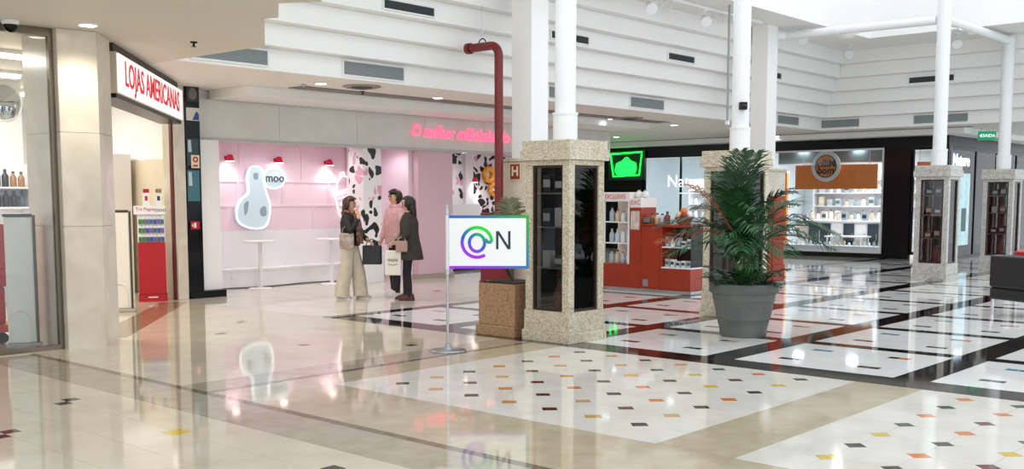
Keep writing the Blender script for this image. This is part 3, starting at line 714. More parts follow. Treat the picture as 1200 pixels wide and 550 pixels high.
for pts_ in (((286,240),(291,236),(290,248),(287,252)),((305,245),(311,242),(312,252),(306,253)),((297,204),(302,203),(302,210),(298,210))):
    bb = blob(0,0,[PXZ(*q,Ys-0.03) for q in pts_]); bb = bb[::-1] if sum((b[0]-a[0])*(b[1]+a[1]) for a, b in zip(bb, bb[1:]+bb[:1])) > 0 else bb
    MB().xz(bb, Ys-0.034, Ys-0.0305).build('grey_patch', mat('sign_patch',(150,172,182),0.4), ls)
bub = blob(0,0,[PXZ(*q,Ys) for q in ((309,216),(309,202),(318,198),(329,201),(332,210),(327,219),(316,221))])
bub = bub[::-1] if sum((b[0]-a[0])*(b[1]+a[1]) for a, b in zip(bub, bub[1:]+bub[:1])) > 0 else bub
MB().xz(bub, Ys-0.05, Ys-0.035).build('speech_bubble', M_signw, ls); MB().tube([(x, Ys-0.054, z) for x, z in bub+bub[:1]], 0.013, 6, caps=False).build('bubble_edge', M_signe, ls, smooth=True)
q = onY(320, 209, Ys); text('moo', 0.22, mat('sign_ink',(70,84,92),0.5), ls, (q.x, Ys-0.056, q.z), extrude=0.003, offset=0.002)
# neon milkshake cup
nc = thing('neon_cup_sign', 'white neon outline of a milkshake cup with straw on pink wall', 'sign')
M_neonw = mat('neon_white',(255,255,252),0.3,emit=(255,252,246),es=0.9)
Yn = YB-0.04
def neon(name, pts, r=0.012, closed=False, parent=nc, m=M_neonw, Y=Yn):
    P = [(*PXZ(*p, Y),) for p in pts]; P = [(x, Y, z) for x, z in P]
    if closed: P.append(P[0])
    return MB().tube(P, r, 6).build(name, m, parent, smooth=True)
neon('lid_rim', [(391,227),(416,219),(417,222),(392,230)], closed=True)
neon('dome', [(394,226),(395,215),(399,208),(403,206),(409,209),(413,214),(415,219)]); neon('straw', [(399,207),(399,203),(403,202),(404,206)])
neon('cup', [(393,230),(398,252),(403,258),(414,256),(416,240),(416,222)])
for a, b in (((397,233),(414,228)),((399,240),(414,235)),((400,247),(414,242))): neon('band', [a,b])
MB().box(onY(393,250,YB).x, onY(414,250,YB).x, YB-0.02, YB-0.0005, onY(400,240,YB).z, onY(400,236,YB).z).build('mounting_bar', M_wwhite, nc)
# pillars and right part
cp_ = sroot('trim_5', label='cow-print pillar in the milkshake shop front'); MB().box(12.62,13.06,14.94,15.36,0.56,2.62).build('printed_panel', M_cow, cp_); MB().box(12.60,13.08,14.92,15.38,0,0.559).build('white_base', M_wwhite, cp_, bevel=0.005)
wallbox('wall_recess', 13.07, 14.0, 15.9, 15.98, 0, 2.619, M_pinkl, 'pale pink lit recess between the cow-print pillar and the pink wall')
pw = sroot('wall_pink', label='dusty pink wall panel right of the people'); MB().box(14.0,14.94,14.94,15.10,0.09,2.499).build('panel', M_pinkd, pw); MB().box(13.98,14.96,14.92,15.12,0,0.089).build('skirting', mat('skirting_taupe',(170,158,146),0.4), pw)
MB().box(13.9,14.0,15.11,15.99,0,2.62).build('return', M_pinkl, pw)
struct(MB().box(14.6,20.2,17.3,17.4,0,2.62).build('wall_cow', M_cow), 'cow-print back wall of the milkshake counter')
struct(MB().box(20.05,20.2,15.11,17.29,0,2.62).build('wall_moo_end', M_pinkl), 'pale pink end wall of the milkshake shop')
struct(MB().box(17.65,17.9,17.2,17.299,0,2.62).build('trim_6', M_wwhite), 'white vertical strip on the cow-print wall')
ct = thing('shop_counter', 'white counter with a slanted menu board in the milkshake shop', 'counter', (16.4,15.9,0))
MB().box(-0.8,1.6,0,0.6,0.06,1.0).build('body', M_wwhite, ct, bevel=0.01); MB().box(-0.85,1.65,-0.04,0.64,1.001,1.05).build('worktop', M_wwhite, ct, bevel=0.01); MB().box(-0.75,1.55,0.04,0.58,0,0.059).build('toe_kick', M_dark, ct)
MB().add([(-0.55,0.05,1.051),(0.55,0.05,1.051),(0.55,0.09,1.051),(-0.55,0.09,1.051),(-0.30,0.30,1.45),(0.62,0.30,1.45),(0.62,0.34,1.45),(-0.30,0.34,1.45)],[(0,3,2,1),(4,5,6,7),(0,1,5,4),(1,2,6,5),(2,3,7,6),(3,0,4,7)]).build('menu_board', mat('board_white',(246,246,246),0.3), ct)
wallspot(552, 211, 17.298, 'red spotlight on the cow-print wall behind the counter', 16)
def badge(px, py, r, lab):
    p = onY(px, py, 17.29); t = thing('wall_badge', lab, 'decoration', (p.x, 17.295, p.z), 0, 'orange round decorations on the cow-print wall')
    P = [(r*math.cos(a), -0.06, r*math.sin(a)) for a in [2*PI*k/16 for k in range(17)]]
    MB().tube(P, r*0.42, 8, caps=False).build('orange_ring', mat('badge_orange',(236,140,40),0.4,c2=(246,190,60),scale=9), t, smooth=True)
    MB().box(-r*0.3,r*0.3,-0.03,-0.001,-r*0.3,r*0.3).build('mount', M_wwhite, t)
badge(571, 205, 0.15, 'upper orange ring decoration on the cow-print wall'); badge(577, 222, 0.13, 'lower orange ring decoration on the cow-print wall')
# neon lettering
nl = thing('neon_lettering', 'pink neon script lettering across the grey fascia', 'sign', (13.76, YM-0.03, 2.87), 0.0)
o = text('O melhor milkshake do mundo', 0.34, mat('neon_pink',(255,120,150),0.3,emit=(255,84,124),es=1.25), nl, (0,0,0), name='neon_text', extrude=0.010, shear=0.25, align='LEFT', offset=0.0, xscale=0.86)
o.rotation_euler = (0, 0.008, 0)
MB().box(0.1,3.6,0.012,0.029,-0.015,0.005).build('mounting_rail', M_fascia, nl)
# lamps inside the milkshake shop
def panel_light(loc, sx, sy, power, lab, grp, color=(1,0.96,0.97)):
    t = thing('panel_light', lab, 'ceiling light', loc, 0, grp)
    MB().box(-sx/2-0.03,sx/2+0.03,-sy/2-0.03,sy/2+0.03,-0.02,-0.001).build('frame', M_whitemetal, t); MB().box(-sx/2,sx/2,-sy/2,sy/2,-0.026,-0.0205).build('diffuser', mat('panel_diffuser',(245,248,250),0.4,emit=(250,250,250),es=1.3), t)
    l = lamp('AREA', (0,0,-0.04), power, color, sx, sy=sy); l.parent = t
def round_lamp(x, y, power, lab):
    t = thing('downlight', lab, 'ceiling light', (x, y, 2.60), 0, 'downlights in the milkshake shop ceiling'); r = 0.06
    MB().lathe([(r*1.25,0.019),(r*1.25,0.004),(r,0.0),(r,0.019)], 18).build('trim_ring', M_whitemetal, t, smooth=True); MB().lathe([(r*0.96,0.003),(r*0.96,0.007)], 18).build('lens', M_glow, t)
    l = lamp('SPOT', (0,0,-0.02), power, (1,0.96,0.96), 0.06, spot=2.75); l.parent = t
for x, y, p_, lab in ((9.9,15.3,15,'shop downlight at the left end of the pink niche'),(11.0,15.3,17,'shop downlight in front of the lit sign panel'),(12.1,15.3,17,'shop downlight in front of the neon cup'),(13.5,15.3,14,'shop downlight in the pale pink recess'),(15.6,16.6,22,'shop downlight over the left of the white counter'),(17.0,16.6,22,'shop downlight over the right of the white counter'),(18.8,16.4,22,'shop downlight at the far end of the milkshake shop')): round_lamp(x, y, p_, lab)

# ================================================================== GRANITE DISPLAY PILLARS
M_wood = mat('dark_wood_frame',(58,34,24),0.35,c2=(44,26,20),scale=20)
M_inside = mat('case_interior',(62,38,32),0.6)
def pillar(cx, cy, lab, mg, hw=0.31):
    t = thing('display_pillar', lab, 'pillar', (cx, cy, 0), 0, 'granite pillars with glass showcases')
    h = hw
    def ring(name, a, z0, z1, bev=0.004):
        MB().box(-a,a,-a,a,z0,z1).build(name, mg, t, bevel=bev)
    ring('plinth', h+0.028, 0, 0.12); ring('lower_block', h+0.010, 0.121, 0.34)
    for sx in (-1,1):
        for sy in (-1,1):
            xa, xb = sorted((sx*h, sx*(h-0.095))); ya, yb = sorted((sy*h, sy*(h-0.095)))
            MB().box(xa,xb,ya,yb,0.341,1.93).build('corner_post', mg, t, bevel=0.004)
    ring('neck_block', h, 1.931, 1.985); ring('cornice', h+0.04, 1.986, 2.10); ring('cap_block', h+0.025, 2.101, 2.20)
    MB().box(-0.06,0.06,-0.06,0.06,0.341,1.93).build('core', M_inside, t)
    for (rz, nm) in ((0,'-y'),(-PI/2,'-x'),(PI,'+y'),(PI/2,'+x')):
        a = h-0.096; f = 0.025
        fr = MB().box(-a,a,-h+0.02,-h+0.06,0.342,0.342+f).box(-a,a,-h+0.02,-h+0.06,1.929-f,1.929).box(-a,-a+f,-h+0.02,-h+0.06,0.342+f,1.929-f).box(a-f,a,-h+0.02,-h+0.06,0.342+f,1.929-f)
        w_ = fr.build('window_frame', M_wood, t, rz=rz)
        g_ = MB().box(-a+f,a-f,-h+0.036,-h+0.042,0.342+f,1.929-f).build('glass_pane', M_glassd, t, rz=rz)
        for z in (0.80, 1.25, 1.62):
            MB().box(-a,a,-h+0.065,-0.061,z,z+0.015).build('shelf_board', mat('case_shelf',(150,140,126),0.4), t, rz=rz)
    return t
def pole(cx, cy, r, z1, lab, collar=True, z0=2.201):
    t = thing('round_pole', lab, 'pole', (cx, cy, 0), 0, 'round white poles')
    MB().lathe([(r*1.18,z0),(r*1.18,z0+0.30),(r,z0+0.305),(r,z1)], 28).build('shaft', M_whitemetal, t, smooth=True)
    MB().lathe([(r*1.24,z0+0.285),(r*1.24,z0+0.31)], 28).build('collar', M_whitemetal, t, smooth=True)
    return t
pillar(9.06, 7.30, 'nearest cream granite pillar with glass showcases, right of the flag sign', M_gran)
pillar(12.46, 7.10, 'cream granite pillar standing behind the big potted palm', M_gran)
pillar(20.46, 7.30, 'grey granite pillar left of the farthest one, before the black shop corner', M_grang)
pillar(24.10, 7.22, 'farthest grey granite pillar beside the black armchair', M_grang)
pole(9.06, 7.30, 0.115, 7.5, 'round white pole on the nearest granite pillar')
pole(12.46, 7.06, 0.115, 7.5, 'round white pole on the pillar behind the potted palm')
pole(20.46, 7.30, 0.125, 7.5, 'round white pole on the third granite pillar')
pole(24.10, 7.22, 0.125, 5.02, 'round white pole on the farthest granite pillar')
# goods inside the showcases
rnd = random.Random(21)
for (cx, cy, w1) in ((9.06,7.30,'nearest'),(12.46,7.10,'second'),(20.46,7.30,'third'),(24.10,7.22,'farthest')):
    for z in (0.816,1.266,1.636):
        for k in range(2):
            carton(0.11,0.09,rnd.uniform(0.12,0.22),GC[rnd.randrange(8)],GC[7],'small carton on a showcase shelf of the %s granite pillar' % w1,'box',(cx-0.17,cy-0.085+0.17*k,z),'goods in the %s pillar showcase' % w1,-PI/2)
    bottle(0.34,0.06,GC[5],CAPM,'tall vase low in the showcase of the %s granite pillar' % w1,'vase',(cx-0.16,cy-0.06,0.342),'vases in the showcases')
# small details on the poles
dv = thing('junction_box', 'small black speaker box clamped on the pole behind the palm', 'speaker', (12.34,6.96,2.78), -0.6)
MB().box(-0.045,0.045,-0.05,0.03,-0.05,0.05).build('box', M_blackm, dv, bevel=0.006); MB().lathe([(0.03,0),(0.03,0.01)],12,(0.0,0,0)).build('cone', mat('speaker_grey',(90,90,90),0.5), dv).location = (0.0,-0.055,0)
# square white columns
def sqcol(x0, x1, y0, y1, z0, lab, clad=None):
    t = sroot('column', (0,0,0), 0, lab)
    MB().box(x0,x1,y0,y1,z0,ZT-0.002).build('shaft', M_wall, t, bevel=0.006)
    if clad:
        m = 0.16; MB().box(x0-m,x1+m,y0-m,y1+m,0,z0-0.05).build('marble_cladding', M_marble, t, bevel=0.004)
        MB().box(x0-m-0.03,x1+m+0.03,y0-m-0.03,y1+m+0.03,z0-0.049,z0-0.001).build('marble_cap', M_gran, t, bevel=0.004)
sqcol(12.15,12.55,10.45,10.85,2.18,'square white column behind the nearest granite pillar', True)
sqcol(19.55,19.97,10.48,10.84,2.18,'square white column behind the palm at the cove corner', True)
# pipe frame between column and poles
pf = thing('pipe_frame', 'white horizontal pipe frame joining the square column and the two far poles', 'pipe')
MB().tube([(20.2,10.46,4.93),(20.46,7.45,4.95)], 0.085, 16).build('pipe', M_whitemetal, pf, smooth=True)
MB().tube([(20.62,7.30,4.95),(23.96,7.22,4.95)], 0.085, 16).build('pipe', M_whitemetal, pf, smooth=True)
for (a, b) in (((20.29,9.4),(20.30,9.33)),((20.33,9.0),(20.34,8.93))): MB().tube([(a[0],a[1],4.94),(b[0],b[1],4.94)], 0.10, 16).build('coupling', M_whitemetal, pf, smooth=True)
MB().tube([(22.0,7.30,4.95),(22.08,7.30,4.95)], 0.10, 16).build('coupling', M_whitemetal, pf, smooth=True)
MB().tube([(19.98,10.55,4.93),(20.2,10.46,4.93)], 0.10, 16).build('elbow', M_whitemetal, pf, smooth=True)
cw = thing('hanging_cable', 'thin grey cable hanging beside the pole behind the palm', 'cable'); pcx = onY(854, 60, 10.0)
MB().tube([(pcx.x, 10.0, ZT-0.003),(pcx.x, 10.0, 3.0)], 0.022, 8).build('conduit', mat('cable_grey',(150,156,158),0.4), cw, smooth=True)
MB().box(pcx.x-0.03, pcx.x+0.03, 9.97, 10.03, 2.93, 3.0).build('end_fitting', M_whitemetal, cw)
# track with spot heads
tk = thing('light_track', 'thin white lighting track under the top soffit of the cove', 'track'); MB().box(9.0,18.9,10.25,10.29,ZT-0.10,ZT-0.06).build('rail', M_whitemetal, tk)
for x in (10.5,13.5,16.5,18.7): MB().box(x-0.015,x+0.015,10.255,10.285,ZT-0.059,ZT-0.001).build('hanger', M_whitemetal, tk)
def spot(p, aim, lab, power=30):
    t = thing('spotlight', lab, 'spotlight', p, 0, 'white track spotlights')
    MB().lathe([(0.05,0.0),(0.05,-0.03),(0.015,-0.035),(0.015,-0.10)], 14).build('stem', M_whitemetal, t, smooth=True)
    h = MB().lathe([(0.03,0.10),(0.06,0.06),(0.07,-0.06),(0.10,-0.12)], 18).build('lamp_head', M_whitemetal, t, smooth=True)
    l = MB().lathe([(0.085,-0.118),(0.085,-0.112)], 18).build('lens', M_glow, h)
    h.location = (0,0,-0.18); h.rotation_euler = Vector((0,0,-1)).rotation_difference(Vector(aim)).to_euler()
    s_ = lamp('SPOT', (0,0,-0.13), power, (1,0.97,0.92), 0.05, spot=1.6); s_.parent = h
for (px, lab) in ((762,'white spotlight on the track left of the hanging cable, farther left'),(826,'white spotlight on the track just left of the hanging cable')):
    x = onY(px, 10, 10.27).x; spot((x,10.27,ZT-0.101), (-0.55,-0.65,-0.5), lab)
x = onY(940, 40, 10.27).x; spot((x,10.27,ZT-0.001), (-0.7,-0.5,-0.5), 'white spotlight under the soffit left of the cove corner')
for (px, lab) in ((996,'bright spotlight nearest the cove corner'),(1122,'bright spotlight between the two far poles')):
    y = onX(px, 50, 23.4).y; spot((23.4,y,ZT-0.001), (-0.85,-0.3,-0.45), lab)
for i, px in enumerate((700,712,772,782,836,846)):
    x = onY(px, 10, 10.6).x; t = tag(MB().tube([(x, 10.6+0.09*math.cos(a), ZT-0.095+0.09*math.sin(a)) for a in [2*PI*k/16 for k in range(17)]], 0.013, 6, caps=False).build('cable_loop', M_whitemetal, None, smooth=True), 'white cable loop hanging under the cove soffit near a track spotlight', 'cable', 'cable loops under the soffit')

# ================================================================== RED FIRE PIPE, HYDRANT BOARD
rp = thing('fire_pipe', 'tall red fire pipe with an elbow at the top', 'pipe')
PXp, PYp = 11.80, 10.80
ze = 3.88; path = [(PXp,PYp,0.0),(PXp,PYp,ze-0.16)] + [(PXp, PYp+0.16-0.16*math.cos(a), ze-0.16+0.16*math.sin(a)) for a in [PI/2*k/6 for k in range(1,7)]] + [(PXp,PYp+0.62,ze)]
MB().tube(path, 0.066, 16).build('pipe', M_red, rp, smooth=True)
MB().tube([(PXp,PYp+0.58,ze),(PXp,PYp+0.66,ze)], 0.085, 16).build('end_coupling', M_red, rp, smooth=True)
MB().tube([(PXp, PYp+0.34+0.075*math.cos(a), ze+0.03+0.075*math.sin(a)+0.02) for a in [2*PI*k/12 for k in range(13)]], 0.01, 6).build('hook', M_blackm, rp)
MB().tube([(PXp,PYp+0.34,ze+0.12),(PXp,PYp+0.34,4.497)], 0.005, 6).build('hanger_wire', M_steel, rp)
hb = thing('hydrant_board', 'red hydrant cabinet hung low on the red pipe behind the flag sign', 'cabinet', (11.66,10.72,0), -0.84)
MB().box(-0.24,0.24,-0.14,0.02,0.34,1.36).build('cabinet', M_red, hb, bevel=0.01); MB().box(-0.21,0.21,-0.155,-0.141,0.40,1.30).build('door', mat('deep_red2',(120,12,16),0.35), hb); MB().box(0.14,0.17,-0.17,-0.156,0.8,0.92).build('handle', M_steel, hb)
MB().box(-0.26,-0.16,-0.12,0.0,0,0.339).build('leg', M_red, hb); MB().box(0.16,0.24,-0.12,0.0,0,0.339).build('leg', M_red, hb)
hs = thing('hydrant_sign', 'small brown square sign with letter H on the marble column', 'sign', (11.985,10.62,1.98), -PI/2)
MB().box(-0.11,0.11,-0.016,0,-0.13,0.13).build('plate', mat('sign_cream',(226,206,176),0.5), hs); MB().box(-0.095,0.095,-0.019,-0.0165,-0.115,0.115).build('brown_field', mat('sign_brown',(140,50,30),0.5), hs); text('H', 0.2, MATS['sign_cream'], hs, (0,-0.021,0), extrude=0.001, offset=0.006)
# brown planter block with small palm
M_soil = mat('soil',(52,40,30),0.9,c2=(34,27,22),scale=60,bump=0.4)
pb = thing('stone_planter', 'brown granite planter block left of the nearest pillar with a feathery palm', 'planter', (9.06, 8.06, 0))
MB().box(-0.33,0.33,-0.30,0.30,0,0.12).build('plinth', M_granb, pb, bevel=0.004)
MB().box(-0.30,0.30,-0.28,0.28,0.121,0.60).build('body', M_granb, pb, bevel=0.005); MB().box(-0.26,0.26,-0.24,0.24,0.601,0.615).build('soil', M_soil, pb)

M_leaf = mat('palm_green',(28,66,34),0.45,c2=(52,98,50),scale=9,spec=0.3); M_leafd = mat('palm_dark',(18,44,26),0.45,c2=(36,72,40),scale=9,spec=0.3)
M_leafr = mat('palm_dry',(170,84,44),0.5,c2=(120,70,40),scale=9); M_stem = mat('palm_stem',(86,96,52),0.5)
def frond(parent, base, az, L, elev, droop, n=26, ll=0.34, m=None, name='frond', seed=0, w_=0.016, sweep=0.55):
    rd = random.Random(seed); B = Vector(base); hd = Vector((math.cos(az), math.sin(az), 0))
    ce, se = math.cos(elev), math.sin(elev)
    def P(t): return B + hd*(L*(ce*t + 0.30*droop*t*t)) + Vector((0,0,L*(se*t - droop*t*t)))
    mb = MB(); K = 12
    mb.tube([P(k/K) for k in range(K+1)], [0.011*(1-0.75*k/K) for k in range(K+1)], 5)
    for i in range(n):
        t = 0.22 + 0.78*i/(n-1); p = P(t); tg = (P(min(t+0.02,1.02))-P(t-0.02)).normalized()
        side = tg.cross(Vector((0,0,1)));  side = side.normalized() if side.length > 1e-3 else Vector((-hd.y,hd.x,0))
        upv = side.cross(tg).normalized(); prof = math.sin(PI*min(1.0,(0.12+0.88*(t-0.22)/0.78)*0.86+0.08))**0.7
        for s in (-1,1):
            l = ll*prof*rd.uniform(0.85,1.1); d = (side*s*0.9 + tg*(sweep+rd.uniform(-.08,.08)) + upv*rd.uniform(0.05,0.3)).normalized()
            mid = p + d*l*0.5; tip = p + d*l*0.95 + Vector((0,0,-l*rd.uniform(0.12,0.34))); nv = d.cross(upv).normalized()*w_
            mb.add([p-nv*0.4, p+nv*0.4, mid+nv, mid-nv, tip], [(0,1,2,3),(3,2,4)])
    return mb.build(name, m or M_leaf, parent)
VR = math.atan2(-0.746,0.666)      # azimuth of image-right
for i, (da, L, e, dr) in enumerate(((PI*0.92,0.95,1.15,0.55),(PI*0.66,1.0,1.25,0.4),(PI*0.55,1.1,1.3,0.35),(PI*1.05,0.8,0.9,0.6),(PI*0.75,0.9,1.1,0.5),(PI*0.85,0.7,1.0,0.6))):
    frond(pb, (0,0,0.60), VR+da, L*1.36, min(e+0.15,1.45), dr, 26, 0.30, M_leafd if i % 2 else mat('palm_olive',(96,96,58),0.5), seed=40+i)

# ================================================================== BIG POTTED PALM
pp = thing('potted_palm', 'large feathery palm in a round grey pot before the second granite pillar', 'plant', (10.66, 5.95, 0))
M_pot = mat('grey_pot',(92,94,90),0.55,c2=(104,106,101),scale=5)
pot = MB().lathe([(0.255,0),(0.265,0.015),(0.272,0.10),(0.30,0.20),(0.305,0.205),(0.305,0.215),(0.345,0.42),(0.352,0.425),(0.352,0.44),(0.362,0.50),(0.385,0.505),(0.392,0.515),(0.392,0.60),(0.385,0.61),(0.35,0.61),(0.345,0.55)], 40).build('pot', M_pot, pp, smooth=True)
MB().lathe([(0.34,0.551),(0.34,0.562)], 30).build('soil', M_soil, pp)
for i, (x, y, h_) in enumerate(((0,0,0.9),(0.08,0.05,0.8),(-0.07,0.06,0.85),(0.03,-0.08,0.75),(-0.05,-0.06,0.7))):
    MB().tube([(x,y,0.56),(x*1.5,y*1.5,0.56+h_*0.5),(x*2,y*2,0.56+h_*0.62)], [0.022,0.016,0.011], 7).build('stem', M_stem, pp, smooth=True)
rnd = random.Random(5)
FR = [ # (azimuth from image-right, length, elevation, droop, dry)
 (0.05,1.20,1.05,0.58,0),(-0.35,1.05,0.85,0.55,0),(0.45,1.15,1.15,0.45,0),(PI,1.35,0.95,0.50,0),(PI-0.45,1.2,1.15,0.45,0),(PI+0.4,1.2,0.75,0.5,0),
 (PI*0.5,1.35,1.38,0.22,0),(-PI*0.5,1.15,1.10,0.55,0),(PI*0.75,1.42,1.32,0.25,0),(PI*0.25,1.42,1.40,0.22,0),(-PI*0.25,1.15,1.15,0.55,0),(-PI*0.75,1.15,1.10,0.55,0),
 (PI*0.9,1.45,1.22,0.30,1),(PI*1.08,1.1,0.62,0.45,1),(-PI*0.5,0.95,0.75,0.60,0),(-PI*0.62,0.9,0.55,0.5,0),(-PI*0.38,0.9,0.60,0.55,0),(PI*0.6,1.3,1.2,0.4,0),(-PI*0.9,1.0,0.9,0.6,0),(0.15,0.95,0.55,0.5,0),
 (PI*1.0,1.5,1.42,0.22,0),(PI*0.4,1.5,1.46,0.15,0),(-PI*0.7,1.4,1.42,0.35,0),(-PI*0.45,1.3,1.3,0.5,0),(-PI*0.2,1.3,1.36,0.42,0),(-PI*0.55,1.2,1.0,0.62,0)]
for i, (da, L, e, dr, dry) in enumerate(FR):
    a = rnd.uniform(0,2*PI); q = 0.10
    frond(pp, (q*math.cos(a), q*math.sin(a), 0.80+0.25*rnd.random()), VR+da, L*1.02, e, dr*1.15, 26, 0.44, M_leafr if dry else (M_leaf if i % 3 else M_leafd), seed=i, w_=0.012, sweep=0.95)
for i in range(18):
    a = 2*PI*i/18+rnd.uniform(-.1,.1); r = rnd.uniform(0.1,0.26)
    frond(pp, (r*math.cos(a), r*math.sin(a), 0.56), a, rnd.uniform(0.32,0.55), rnd.uniform(0.7,1.35), rnd.uniform(0.3,0.7), 10, 0.17, M_leafd if i % 2 else M_leaf, name='low_leaf', seed=100+i, w_=0.016)

# ================================================================== FLAG SIGN
fg = thing('flag_sign', 'white flag sign with a rainbow edged panel on a steel pole stand', 'sign', (7.52,7.60,0), YAW-PI/2)
MB().lathe([(0.19,0),(0.192,0.008),(0.18,0.018),(0.06,0.026)], 36).build('base_disc', M_steel, fg, smooth=True)
MB().lathe([(0.045,0.02),(0.045,0.035),(0.03,0.045),(0.03,0.075),(0.022,0.08)], 20).build('socket', M_steel, fg, smooth=True)
MB().lathe([(0.014,0.08),(0.014,0.80)], 16).build('pole', M_steel, fg, smooth=True)
MB().lathe([(0.026,0.80),(0.026,0.845)], 16).build('clamp', M_steel, fg, smooth=True); MB().lathe([(0.017,0.846),(0.017,1.405)], 16).build('sleeve', mat('white_sleeve',(226,228,228),0.3), fg, smooth=True)
MB().lathe([(0.024,1.406),(0.024,1.45),(0.014,1.46),(0.014,1.49),(0.02,1.495),(0.02,1.51)], 16).build('finial', M_steel, fg, smooth=True)
PW, Z0, Z1, BW = 0.815, 0.856, 1.400, 0.028
PU, BL, GR, TE = (170,30,235), (20,90,220), (30,170,60), (20,120,160)
MB().box(0.02,0.02+PW-BW,-0.008,0.008,Z0+BW,Z1-BW).build('panel', mat('flag_white',(250,250,249),0.5), fg)
MB().box(0.02,0.02+PW-BW,-0.009,0.009,Z1-BW+0.0002,Z1).build('top_border', ramp_mat('flag_top',[(0,BL),(0.45,TE),(1,(20,180,40))],(1,0,0),-0.02/PW,1/PW), fg)
MB().box(0.02,0.02+PW-BW,-0.009,0.009,Z0,Z0+BW-0.0002).build('bottom_border', ramp_mat('flag_bottom',[(0,PU),(0.6,(120,60,220)),(1,TE)],(1,0,0),-0.02/PW,1/PW), fg)
MB().box(0.02+PW-BW+0.0002,0.02+PW,-0.009,0.009,Z0,Z1).build('side_border', ramp_mat('flag_side',[(0,(20,110,190)),(0.5,(20,150,120)),(1,(20,180,40))],(0,0,1),-Z0/(Z1-Z0),1/(Z1-Z0)), fg)
cx_, cz_ = 0.02+0.285, (Z0+Z1)/2 - 0.003
def logo_ramp(): 
    k = 1/0.40; off = 0.5-(0.45*cx_+0.89*cz_)*k
    return ramp_mat('logo_print',[(0.0,(184,25,235)),(0.28,(150,40,235)),(0.42,(20,80,225)),(0.60,(16,120,170)),(0.80,(0,220,40)),(1,(0,240,20))],(0.45,0,0.89),off,k)
M_logo = logo_ramp()
def flatstroke(pts, w2, y0=-0.0105, y1=-0.0085):
    mb = MB(); n = len(pts); L_ = []; R_ = []
    for i, (x, z) in enumerate(pts):
        a = Vector(pts[max(i-1,0)]); b = Vector(pts[min(i+1,n-1)]); d = (b-a).normalized(); L_.append((x-d.y*w2, z+d.x*w2)); R_.append((x+d.y*w2, z-d.x*w2))
    for i in range(n-1):
        q = [R_[i], R_[i+1], L_[i+1], L_[i]]; mb.xz(q, y0, y1)
    return mb
RO = 0.152
c_pts = [(cx_+RO*math.cos(a), cz_+RO*1.0*math.sin(a)) for a in [math.radians(-58)-math.radians(302-14)*k/40 for k in range(41)]]
hook = [c_pts[-1], (cx_+0.150,cz_+0.018), (cx_+0.138,cz_+0.004), (cx_+0.118,cz_+0.002), (cx_+0.100,cz_+0.012), (cx_+0.084,cz_+0.035)]

st = flatstroke(c_pts+hook[1:], 0.0165); st.build('logo_swirl', M_logo, fg)
o_pts = [(cx_+0.078*math.cos(a), cz_-0.005+0.088*math.sin(a)) for a in [2*PI*k/32 for k in range(33)]]
flatstroke(o_pts, 0.016, -0.0112, -0.0086).build('logo_letter_o', M_logo, fg)
M_ink = mat('logo_navy',(18,52,66),0.5); nx, nz, nh = cx_+0.195, cz_-0.07, 0.185
nb = MB(); nb.xz([(nx,nz),(nx+0.024,nz),(nx+0.024,nz+nh),(nx,nz+nh)],-0.0105,-0.0085).xz([(nx+0.123,nz),(nx+0.147,nz),(nx+0.147,nz+nh),(nx+0.123,nz+nh)],-0.0105,-0.0085).xz([(nx+0.118,nz),(nx+0.147,nz),(nx+0.029,nz+nh),(nx,nz+nh)],-0.0110,-0.0086)
nb.build('logo_letter_n', M_ink, fg)

# ================================================================== RIGHT-HAND SHOPS
XF, YF = 27.0, 9.40
hd = sroot('wall_shopfront', label='black header and pillars of the right-hand shop fronts')
MB().box(XF, XF+0.12, YF, 22.0, 2.90, 3.159).build('header', M_blackm, hd); MB().box(XF+0.121, 36.5, YF, YF+0.12, 2.90, 3.159).build('header', M_blackm, hd)
for a, b in ((18.65,21.98),(14.45,15.95),(10.33,11.03)): MB().box(XF-0.04, XF+0.12, a, b, 0, 2.899).build('black_pillar', M_blackg, hd)
MB().box(XF-0.02, XF+0.25, YF-0.02, YF+0.10, 0, 2.899).build('corner_post', M_blackg, hd)
window(2, 'large clear shop window with white lettering behind the kiosk', (XF+0.05, 18.63, 0), -PI/2, 2.66, 0.0, 2.898, (1.3,), M_blackm, 0.05, bottom=0.12)
window(3, 'wide shop window with an orange band left of the black pillar', (XF+0.05, 14.43, 0), -PI/2, 3.38, 0.12, 2.898, (), M_whitemetal, 0.06, bottom=0.06, top=0.05)
MB().box(XF-0.02, XF+0.12, 11.04, 14.44, 0, 0.119).build('window_plinth', M_blackm, hd)
window(4, 'narrow shop window right of the black pillar', (XF+0.05, 10.32, 0), -PI/2, 0.80, 0.12, 2.898, (), M_blackm, 0.05)
window(5, 'corner shop window with posters behind the two grey pillars', (XF+0.26, YF+0.05, 0), 0, 9.2, 0.0, 2.898, (1.9, 3.6, 5.4, 7.2), M_blackm, 0.07)
wallbox('wall_store_back', 31.0, 31.1, 9.6, 22, 0, 3.29, mat('cool_white',(226,236,240),0.5), 'pale white back wall of the right-hand shops')
wallbox('wall_store_divider', XF+0.13, 30.99, 15.2, 15.3, 0, 2.95, mat('cool_white2',(222,230,234),0.5), 'white dividing wall between the two right-hand shops')
wallbox('wall_corridor', 20.2, 27.0, 21.9, 22.0, 0, 3.29, M_wall, 'white wall closing the side corridor')
wallbox('wall_shop_far', 31.12, 36.5, 12.4, 12.5, 0, 3.29, mat('warm_shop_wall',(196,176,150),0.6), 'warm wall inside the corner shop')
struct(MB().box(XF+0.13, 30.99, 9.55, 21.9, 2.96, 3.04).build('ceiling', M_wall), 'white ceiling inside the right-hand shops')
